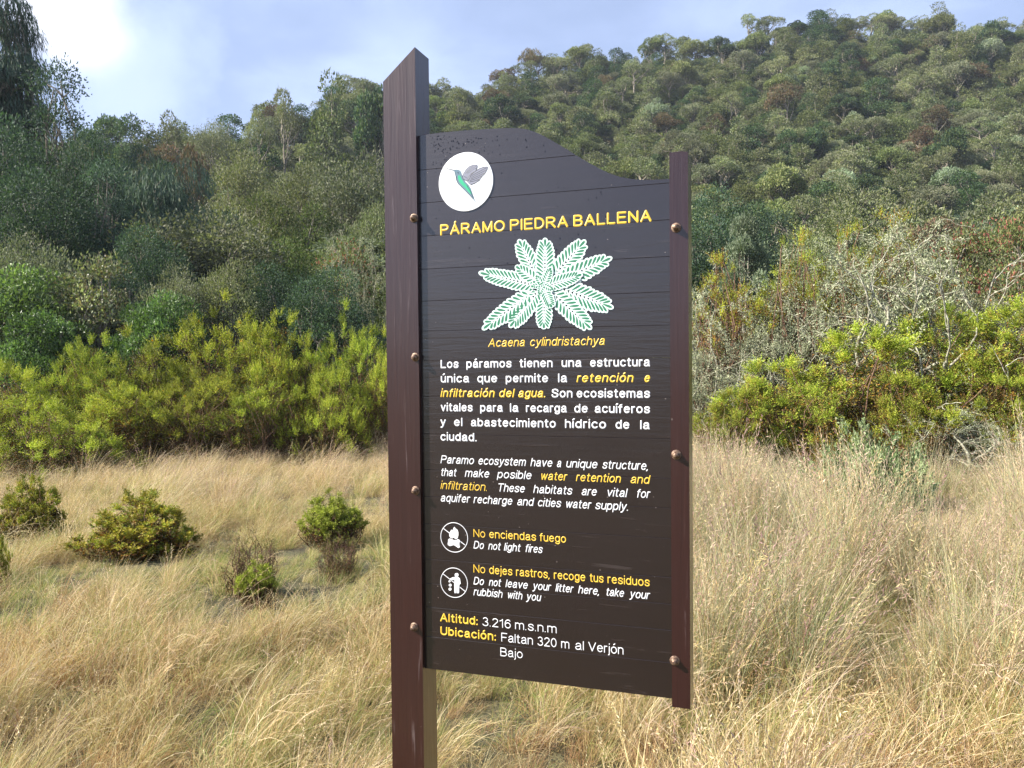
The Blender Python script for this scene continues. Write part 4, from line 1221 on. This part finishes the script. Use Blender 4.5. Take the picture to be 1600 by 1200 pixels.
put('round_tree', HT['olive'][1], 514, 84, 120, 100, 'broad round tree on the ridge left of the post', 'tree', GM)
put('round_tree', HT['darkgreen'][0], 590, 76, 118, 100, 'round tree on the ridge just left of the tall post', 'tree', GM)

GR = 'shrubs on the bank right of the sign'
put('dark_tree', NT['dark'][0], 1128, 150, 272, 35, 'dark dense tree right behind the top of the narrow post', 'tree', GR)
put('dark_tree', NT['dark'][1], 1215, 110, 330, 36, 'dark small tree right of the silvery round shrub', 'tree', GR)
put('silver_shrub', NT['silver'][0], 1166, 64, 314, 27, 'silvery round shrub in front of the dark tree', 'shrub', GR)
put('heath_shrub', HORANGE[0], 1130, 130, 372, 19.0, 'yellow green heath shrub beside the top of the narrow post', 'shrub', GR)
put('heath_shrub', HORANGE[0], 1245, 125, 333, 18.8, 'heath shrub with rusty patches left of the highest orange one', 'shrub', GR)
put('heath_shrub', HORANGE[0], 1385, 160, 302, 19.0, 'highest orange and yellow heath shrub on the right bank', 'shrub', GR)
put('heath_shrub', HORANGE[0], 1318, 110, 326, 18.6, 'small heath shrub left of the highest orange one', 'shrub', GR)
put('red_flowered_shrub', NT['red'][0], 1500, 120, 318, 22, 'shrub with reddish flower heads near the right edge', 'shrub', GR)
put('red_flowered_shrub', NT['red'][0], 1590, 100, 300, 21, 'shrub with reddish flower heads at the right edge', 'shrub', GR)
put('grey_shrub', NT['grey'][0], 1420, 130, 360, 23, 'grey olive shrub below the highest orange heath shrub', 'shrub', GR)
for i, (p, cx, w, top, Y, lb) in enumerate([
        (0, 1125, 190, 415, 18.6, 'lichen covered shrub beside the narrow post'), (1, 1205, 210, 372, 19.4, 'pale lichen covered shrub right of the one by the post'),
        (1, 1305, 230, 350, 20.0, 'largest tangle of pale lichen covered branches on the bank'), (2, 1395, 200, 395, 19.2, 'lichen covered shrub below the orange heath shrub'),
        (2, 1475, 220, 385, 20.2, 'grey twiggy lichen shrub below the red flowered ones'), (0, 1570, 230, 375, 19.6, 'grey twiggy lichen shrub at the right edge'),
        (1, 1150, 170, 520, 16.8, 'low lichen hung shrub behind the left end of the right heath bushes'), (0, 1450, 170, 440, 17.6, 'low lichen shrub behind the bright right heath bushes')]):
    put('lichen_shrub', LI[p], cx, w, top, Y, lb, 'shrub', 'lichen covered shrubs right of the sign')
put('bare_shrub', LI_BARE[0], 1350, 270, 322, 17.6, 'mostly bare pale branching shrub rising out of the lichen shrubs', 'shrub', GR)
GH = 'bright heath bushes right of the sign'
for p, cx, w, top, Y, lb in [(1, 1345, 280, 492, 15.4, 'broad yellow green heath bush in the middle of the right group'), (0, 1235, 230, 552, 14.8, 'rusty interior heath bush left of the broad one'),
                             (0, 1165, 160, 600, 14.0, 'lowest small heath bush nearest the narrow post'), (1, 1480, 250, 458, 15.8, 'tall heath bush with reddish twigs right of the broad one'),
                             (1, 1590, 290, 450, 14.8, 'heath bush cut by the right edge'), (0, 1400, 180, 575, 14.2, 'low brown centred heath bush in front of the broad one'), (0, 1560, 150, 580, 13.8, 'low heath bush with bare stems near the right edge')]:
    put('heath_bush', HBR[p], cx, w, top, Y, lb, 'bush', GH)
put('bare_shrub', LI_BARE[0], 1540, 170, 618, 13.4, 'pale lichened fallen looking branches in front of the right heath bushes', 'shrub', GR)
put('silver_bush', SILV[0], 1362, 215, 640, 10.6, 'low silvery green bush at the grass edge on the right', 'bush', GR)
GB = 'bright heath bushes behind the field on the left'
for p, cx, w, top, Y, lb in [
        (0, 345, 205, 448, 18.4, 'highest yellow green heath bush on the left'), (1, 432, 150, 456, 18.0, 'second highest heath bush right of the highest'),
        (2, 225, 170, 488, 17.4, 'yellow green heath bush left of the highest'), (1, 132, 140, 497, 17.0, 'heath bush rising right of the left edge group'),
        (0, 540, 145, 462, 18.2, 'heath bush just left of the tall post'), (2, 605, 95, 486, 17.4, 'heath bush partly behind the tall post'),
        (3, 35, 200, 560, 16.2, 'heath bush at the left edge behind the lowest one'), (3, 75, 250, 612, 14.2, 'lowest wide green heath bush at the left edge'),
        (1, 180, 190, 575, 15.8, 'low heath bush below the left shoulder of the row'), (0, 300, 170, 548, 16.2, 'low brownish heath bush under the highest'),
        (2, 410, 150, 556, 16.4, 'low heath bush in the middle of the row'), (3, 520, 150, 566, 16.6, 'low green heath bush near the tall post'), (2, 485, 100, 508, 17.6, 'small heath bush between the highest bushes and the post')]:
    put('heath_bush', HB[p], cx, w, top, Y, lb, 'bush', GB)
GF = 'small bushes standing alone in the field'
put('small_bush', SB[0], 38, 105, 735, 8.6, 'small olive bush at the left edge of the field', 'bush', GF)
put('small_bush', SB[0], 210, 175, 757, 7.5, 'widest small rusty green bush in the left of the field', 'bush', GF)
put('small_bush', SB[1], 519, 95, 756, 7.9, 'small round green bush on bare stems left of the tall post', 'bush', GF)
put('small_bush', SB[2], 395, 105, 814, 6.1, 'sparse brown bush between the wide one and the sign', 'bush', GF)
put('small_bush', SB[1], 400, 60, 862, 5.7, 'tiny green bush in front of the sparse brown one', 'bush', GF)
put('small_bush', SB[2], 530, 80, 820, 6.6, 'sparse reddish bush below the round green one', 'bush', GF)
put('small_bush', SB[0], -2, 44, 826, 6.4, 'tiny dark green bush cut by the left edge', 'bush', GF)

# ---- hillside forest
rng = np.random.default_rng(5)
pts = []
Y = 30.0
while Y < 225:
    step = 2.25 + .0065 * Y
    xs_ = np.arange(-.95 * Y - 12, .80 * Y + 12, step * 1.05)
    for x in xs_:
        xx = x + rng.uniform(-.5, .5) * step; yy = Y + rng.uniform(-.5, .5) * step
        if yy > ridge_R(xx / yy) + 6: continue
        pts.append((xx, yy))
    Y += step * .95
pts = np.array(pts)
kinds = ['olive', 'greyish', 'darkgreen', 'silver', 'brown', 'open']
kw = np.array([.34, .27, .16, .05, .04, .14])
words = {'olive': 'olive green', 'greyish': 'grey green', 'darkgreen': 'dark green', 'silver': 'pale silvery', 'brown': 'brownish', 'open': 'thin crowned'}
hz = height(pts[:, 0], pts[:, 1])
kk = rng.choice(6, len(pts), p=kw)
# patches where one kind prevails
pat = fbm(pts[:, 0], pts[:, 1], 14, 5.0)
kk = np.where((pat > .75) & (rng.random(len(pts)) < .6), 2, kk)
size = .88 * (.42 + 1.05 * rng.random(len(pts)) ** 1.6) * (1 + .0012 * pts[:, 1])
pxs = 800 + 1250 * pts[:, 0] / pts[:, 1]
pys = 606 - 1250 * (hz + 6 * size * .7 - EYE) / pts[:, 1]
front = np.interp(pxs, [-300, 0, 165, 200, 400, 600, 606, 680, 850, 900, 1000, 1060, 1084, 1190, 1300, 1600, 1900], [80, 90, 130, 210, 250, 300, 70, 195, 200, 235, 275, 235, 250, 320, 300, 290, 290])
vis = (pxs > -15) & (pxs < 1615) & (pys < front) & ~((pxs > 612) & (pxs < 668))
score = np.where(vis, size * 5 / pts[:, 1], 0)
order = np.argsort(-score)
N_IND = 213
ind = set(order[:N_IND].tolist())
todo = []
NEAR = {'olive': NT['lush'][0], 'greyish': NT['grey'][0], 'darkgreen': NT['dark'][0], 'open': NT['grey'][1], 'silver': NT['silver'][0], 'brown': NT['red'][0]}
NEAR_Y = 60
far = [i for i in range(len(pts)) if i not in ind]
for i in sorted(ind):
    kd = kinds[kk[i]]; pr_ = HT[kd][rng.integers(len(HT[kd]))]
    if pts[i, 1] < NEAR_Y: pr_ = NEAR[kd]
    cols_ = [(300, 'at the far left'), (460, 'above the weeping pines'), (640, 'left of the tall post'), (760, 'above the round emblem'), (900, 'above the curved board'), (1045, 'left of the narrow post'),
             (1095, 'behind the narrow post'), (1200, 'above the silvery round shrub'), (1300, 'above the left orange shrub'), (1420, 'above the highest orange shrub'), (1520, 'above the twiggy shrubs'), (9999, 'near the right edge')]
    side = next(t for c_, t in cols_ if pxs[i] < c_)
    sky_y = np.interp(pxs[i], _TX, _TY)
    rel = (pys[i] - sky_y) / max(front[i] - sky_y, 30)
    band = 'on the ridge' if rel < .04 else 'below the ridge' if rel < .22 else 'on the upper slope' if rel < .42 else 'halfway down' if rel < .62 else 'on the lower slope' if rel < .82 else 'at the hill foot'
    sz_ = 'Small' if size[i] < .85 else 'Large' if size[i] > 1.2 else 'Middling'
    lab_ = '%s %s tree %s %s' % (sz_.lower(), words[kd], band, side)
    todo.append((lab_, pxs[i], place('hillside_tree', pr_, (pts[i, 0], pts[i, 1], hz[i] - .3), size[i] * 5 / pr_['W'], size[i] * rng.uniform(.85, 1.4) * 6 / pr_['H'], rng.uniform(0, 6.28), lab_.capitalize(), 'tree', '%s forest trees' % words[kd])))
for lab_ in set(t[0] for t in todo):
    same = sorted([t for t in todo if t[0] == lab_], key=lambda t: t[1])
    if len(same) == 1: continue
    names_ = {2: ['left one', 'right one'], 3: ['leftmost', 'middle', 'rightmost']}.get(len(same)) or ['leftmost', 'second from left', 'third from left', 'fourth from left', 'fifth from left', 'sixth from left', 'seventh from left', 'eighth from left'][:len(same)]
    for t, w_ in zip(same, names_):
        t[2]['label'] = (lab_ + ', ' + w_).capitalize()
flat_pr = [p for k_ in kinds for p in HT[k_]]
kidx = {}
q = 0
for k_ in kinds:
    kidx[k_] = list(range(q, q + len(HT[k_]))); q += len(HT[k_])
near_i = {k_: len(flat_pr) + n for n, k_ in enumerate(kinds)}
flat_pr = flat_pr + [NEAR[k_] for k_ in kinds]
joined = []
for p in flat_pr:      # crown and trunk in one mesh for the mass of far trees
    me = p['crown'].copy(); bm = bmesh.new(); bm.from_mesh(me); n0 = len(bm.faces)
    bm.from_mesh(p['trunk']); bm.faces.ensure_lookup_table()
    for f in bm.faces[n0:]: f.material_index = 1
    bm.to_mesh(me); bm.free(); me.materials.append(M_BARK); joined.append(me)
far = np.array(far)
fi = np.array([near_i[kinds[kk[i]]] if pts[i, 1] < NEAR_Y else kidx[kinds[kk[i]]][rng.integers(len(kidx[kinds[kk[i]]]))] for i in far])
fw_ = np.array([[5 / flat_pr[q_]['W'], 5 / flat_pr[q_]['W'], 6 / flat_pr[q_]['H']] for q_ in fi])
fP = np.stack([pts[far, 0], pts[far, 1], hz[far] - .3], 1)
fr = np.stack([np.zeros(len(far)), np.zeros(len(far)), rng.uniform(0, 6.28, len(far))], 1)
fs = fw_ * size[far][:, None] * np.stack([np.ones(len(far)), np.ones(len(far)), rng.uniform(.85, 1.4, len(far))], 1)
scatter('forest', fP, fr, fs, fi, joined, ('far forest of mixed olive and dark green trees covering the hill', 'forest'))
# undergrowth between the trees and on the bank
rng = np.random.default_rng(77)


def clump(seed, cols, n=1800, l=.10, w=.055):
    global rng
    rng = np.random.default_rng(seed)
    b = Bag()
    c = rng.normal(size=(6, 3)) * np.array([.6, .6, .12]) + np.array([0, 0, .35])
    i = rng.integers(0, 6, n); d = norm(rng.normal(size=(n, 3))); d[:, 2] = np.abs(d[:, 2])
    P = c[i] + d * np.array([.55, .55, .45]) * rng.uniform(.6, 1.1, (n, 1))
    b.leaves(P, norm(d + .7 * rng.normal(size=(n, 3))), l * rng.uniform(.6, 1.3, n), w, pal(n, cols, .18))
    return b.mesh('undergrowth_clump', M_LEAF)


UG = [clump(1, G_OLIVE), clump(2, G_GREY), clump(3, G_DARK + G_OLIVE), clump(4, G_BROWN + G_OLIVE), clump(5, G_OLIVE + G_YEL)]
rng = np.random.default_rng(78)
n1 = 9000
uy = 21 + (rng.random(n1) ** 1.35) * 200
ux = rng.uniform(-.95, .85, n1) * uy + rng.uniform(-10, 10, n1)
ok = uy < ridge_R(ux / uy) + 5
ux, uy = ux[ok], uy[ok]
uP = np.stack([ux, uy, height(ux, uy) - .15], 1); m1 = len(ux)
us = (rng.uniform(.7, 1.5, m1) * (1 + uy * .006))[:, None] * np.ones((m1, 3))
ur = np.stack([rng.normal(size=m1) * .2, rng.normal(size=m1) * .2, rng.uniform(0, 6.28, m1)], 1)
scatter('undergrowth', uP, ur, us, rng.integers(0, 5, m1), UG, ('low mixed undergrowth filling the slope between the trees', 'undergrowth'))

# ------------------------------------------------------------------ grass
STRAW = [(.62, .49, .27), (.49, .37, .18), (.72, .61, .40), (.34, .24, .12), (.58, .46, .22)]
GRN = [(.27, .33, .09), (.35, .38, .12), (.20, .27, .07), (.40, .39, .15)]
HAY = [(.36, .20, .09), (.46, .29, .14), (.30, .17, .09), (.52, .38, .20)]
GREYG = [(.40, .38, .22), (.33, .35, .20), (.50, .44, .29), (.26, .30, .16)]
PINK = [(.50, .33, .27), (.44, .28, .26), (.60, .46, .34), (.54, .42, .30)]


def tuft(seed, n, h, spread, tilt, curl, w, cols, wts=None, lean=.5, heads=0, headcols=PINK, seg=6, headlen=.22, headw=.016):
    global rng
    rng = np.random.default_rng(5000 + seed)
    b = Bag()
    r = spread * np.sqrt(rng.random(n)); a = rng.uniform(0, 2 * math.pi, n)
    P = np.stack([r * np.cos(a), r * np.sin(a), np.full(n, -.03)], 1)
    az = a + rng.normal(size=n) * .8
    dx = np.cos(az) + lean * 1.6; dy = np.sin(az)
    m = np.hypot(dx, dy) + 1e-6; dx /= m; dy /= m
    th = np.abs(rng.normal(size=n)) * tilt + .05
    k = curl * rng.uniform(.3, 1.7, n)
    hl = h * rng.uniform(.5, 1.15, n) ** 1.0
    side = rng.normal(size=(n, 3)); side[:, 2] *= .2
    col = pal(n, cols, .12, wts)
    prev = P.copy(); ps = None; pts = [P.copy()]
    for s_ in range(seg):
        t = (s_ + .5) / seg
        ang = np.minimum(th + k * t ** 1.6, 2.4)
        d = np.stack([np.sin(ang) * dx, np.sin(ang) * dy, np.cos(ang)], 1)
        prev = prev + d * (hl / seg)[:, None]; pts.append(prev.copy())
    T = norm(pts[-1] - pts[0]); S = norm(np.cross(T, side))
    V = []
    for s_ in range(seg):
        w0 = w * (1 - .85 * (s_ / seg) ** 1.5); w1 = w * (1 - .85 * ((s_ + 1) / seg) ** 1.5)
        V = np.stack([pts[s_] - S * w0 / 2, pts[s_] + S * w0 / 2, pts[s_ + 1] + S * w1 / 2, pts[s_ + 1] - S * w1 / 2], 1)
        b.quads(V, col * (.9 + .2 * s_ / seg))
    if heads:
        hi = rng.choice(n, heads, replace=False)
        hc = pal(heads, headcols, .1)
        for j in range(12):
            f = j / 12
            base = pts[-2][hi] * (1 - f) + pts[-1][hi] * f if headlen < .15 else pts[-3][hi] * max(0, 1 - 2 * f) + pts[-2][hi] * (1 - abs(2 * f - 1)) + pts[-1][hi] * max(0, 2 * f - 1)
            D = norm(norm(pts[-1][hi] - pts[-2][hi]) + .45 * rng.normal(size=(heads, 3)))
            b.leaves(base, D, h * .036 * (1.2 - .5 * abs(2 * f - 1)), headw * .36, hc)
    return b.mesh('grass_tuft', M_GRASS)


GT = [
 tuft(0, 90, .55, .13, .30, 1.0, .0034, STRAW + GRN[1:2], lean=.6, heads=8, headcols=STRAW),
 tuft(1, 90, .50, .12, .35, 1.2, .0034, STRAW + GRN[:2], lean=.8, heads=5, headcols=STRAW),
 tuft(2, 80, .62, .12, .25, 1.3, .0032, STRAW, lean=.7, heads=12, headcols=STRAW),
 tuft(3, 85, .48, .14, .45, 1.4, .0036, STRAW + HAY[:1] + GRN[3:], lean=.5),
 tuft(4, 80, .34, .13, .40, .8, .0042, GRN + STRAW[:2], lean=.4),
 tuft(5, 80, .40, .12, .35, .9, .0040, GRN + STRAW[:3], lean=.5),
 tuft(6, 70, .86, .12, .14, .45, .0034, GREYG + STRAW[:2], lean=.15, heads=22),
 tuft(7, 65, .92, .11, .12, .35, .0034, GREYG + STRAW[2:3], lean=.1, heads=20, headcols=PINK + STRAW[:2]),
 tuft(8, 90, .52, .12, .75, 1.1, .0034, HAY + STRAW[1:2], lean=.9),
 tuft(9, 90, .46, .15, .95, .9, .0034, HAY + STRAW[:2], lean=.5),
 tuft(10, 18, .80, .16, .18, 1.2, .0030, STRAW[:3], lean=.7, heads=14, headcols=STRAW + PINK[2:], headlen=.2),
 tuft(11, 110, .20, .16, .60, .9, .0045, HAY + STRAW + GRN[:2], lean=.2, seg=4),
 tuft(12, 75, .70, .12, .20, .7, .0036, GREYG[:3] + GRN[:2], lean=.25, heads=5),
 tuft(13, 70, .74, .12, .22, .8, .0034, STRAW[2:] + PINK[2:] + GREYG[:1], lean=.5, heads=16, headcols=PINK + STRAW),
]


def field(y0, y1, dens, seed, sc0):
    r_ = np.random.default_rng(seed)
    n = int((y1 - y0) * (.78 * (y0 + y1) + 2.4) * dens)
    y = y0 + (y1 - y0) * r_.random(n * 2)
    hw = .78 * y + 1.2
    x = r_.uniform(-1, 1, n * 2) * (.78 * y1 + 1.2)
    ok = np.abs(x) < hw
    x, y = x[ok][:n], y[ok][:n]; n = len(x)
    u = 800 + 1250 * x / y
    c1 = fbm(x, y, 1.5, 3.0); c2_ = fbm(x, y, .8, 8.0); c3_ = fbm(x, y, 3.1, 1.1)
    rightness = np.clip((u - 960) / 160, 0, 1)
    pk = np.zeros(n, int); q = r_.random(n)
    W = np.zeros((n, 14))
    W[:, [0, 1, 2, 3]] = np.array([.24, .22, .16, .16]) * (1 + .5 * c3_[:, None])
    W[:, [4, 5]] = (.15 + .6 * np.clip(c1 - .0, 0, 1))[:, None]
    W[:, [8, 9]] = (.03 + .45 * np.clip(-c2_ - .25, 0, 1) * (y < 7))[:, None]
    W[:, 10] = .06; W[:, 11] = .22; W[:, 13] = .04
    tall = rightness * np.clip((y - 3.6) / 2.0, 0, 1)
    W[:, 6] += 1.1 * tall; W[:, 7] += .9 * tall * np.clip(.6 + c1, 0, 2); W[:, 12] += .8 * tall + .1 * rightness; W[:, 13] += .7 * tall + .1 * rightness
    # the strip just before the left bushes stands taller with curved heads
    strip = (1 - rightness) * np.clip((y - 9.5) / 3, 0, 1)
    W[:, 10] += .35 * strip; W[:, 13] += .4 * strip; W[:, 2] += .3 * strip
    W = np.maximum(W, 0); W /= W.sum(1, keepdims=True)
    pk = (W.cumsum(1) < q[:, None]).sum(1).clip(0, 13)
    s = sc0 * r_.uniform(.7, 1.2, n) * (1 + .18 * c1)
    c4_ = fbm(x, y, .45, 4.4)
    low = np.clip(c2_ * .45 + c4_ * .35 + c3_ * .2, -.55, .40)
    pk = np.where((low < -.22) & (r_.random(n) < .75), np.array([4, 5, 11, 9, 4, 8])[r_.integers(0, 6, n)], pk)
    s = s * (1 + low) * (.64 + .24 * rightness * np.clip((12.5 - y) / 4, -.4, 1))
    # keep the near rim low, so that nothing stands before the lens
    s = s * np.where(y < 2.6, .55 + .45 * np.clip((y - 1.2) / 1.4, 0, 1), 1)
    # shorter turf round the small bushes
    for bx, by_, br in BUSH_XY:
        dd = np.hypot(x - bx, (y - by_ + .35) * .8)
        s = s * (1 - .62 * np.clip(1.35 - dd / br, 0, 1))
        pk = np.where((dd < br * 1.1) & (r_.random(n) < .5), 4, pk)
    for bx, by_, br, kd_, hh_ in PATCH:
        dd = np.hypot(x - bx, y - by_) / br
        m_ = (dd < 1.15) & (r_.random(n) < 1.25 - dd)
        pk = np.where(m_, np.array(kd_)[r_.integers(0, len(kd_), n)], pk)
        s = np.where(m_, s * hh_, s)
    P = np.stack([x, y, height(x, y)], 1)
    az = r_.normal(size=n) * .8 + .8 * c2_
    rot = np.stack([r_.normal(size=n) * .16, r_.normal(size=n) * .16 + .05, az], 1)
    scl = np.stack([s, s, s * r_.uniform(.85, 1.15, n)], 1)
    k = (y < 18.5 + 1.2 * c3_)
    return P[k], rot[k], scl[k], pk[k]


BUSH_XY = [((cx - 800) / 1250 * Y, Y, r_) for cx, Y, r_ in ((38, 8.6, .55), (210, 7.2, .8), (519, 7.9, .55), (395, 5.9, .5), (530, 6.4, .4), (1362, 10.6, 1.2))]
PATCH = [(-1.9, 6.7, 1.1, [4, 5, 4, 1], .7), (-1.25, 7.3, .8, [4, 5, 1], .7), (-3.3, 5.3, .7, [4, 5, 3], .8), (-.75, 3.5, .45, [5, 4, 1], .9), (-1.6, 3.2, .35, [8, 9, 3], .9), (-.25, 2.7, .35, [9, 8, 11], .9),
         (-2.9, 4.3, .5, [8, 9, 8], 1.0), (.55, 3.3, .35, [8, 9, 11], .8), (1.45, 3.3, .4, [9, 8, 11], .8), (1.25, 5.6, .55, [8, 9, 4], .8), (1.9, 4.6, .5, [5, 12, 4], 1.0), (.35, 2.6, .3, [4, 5], .9),
         (2.1, 7.5, .7, [6, 7, 12], 1.2), (2.6, 8.8, .8, [6, 7, 12], 1.2), (4.2, 9.4, 1.5, [0, 13, 4, 3], .42), (4.6, 8.9, 1.5, [0, 3, 13], .6), (5.6, 10.5, 1.6, [0, 13, 3], .5), (3.5, 7.4, .8, [13, 12, 0], .65), (-2.2, 10.5, 1.3, [4, 1, 5], .6), (-4.4, 8.2, .8, [4, 5, 1], .7)]
parts_ = [field(1.2, 5, 95, 1, .98), field(5, 10, 62, 2, 1.0), field(10, 20.5, 36, 3, 1.02)]
GP, GRt, GSc, GI = [np.concatenate([p[k] for p in parts_]) for k in range(4)]
scatter('grass', GP, GRt, GSc, GI, GT, ('dry straw coloured and green grass growing over the whole field', 'grass'))
print('tufts', len(GP))
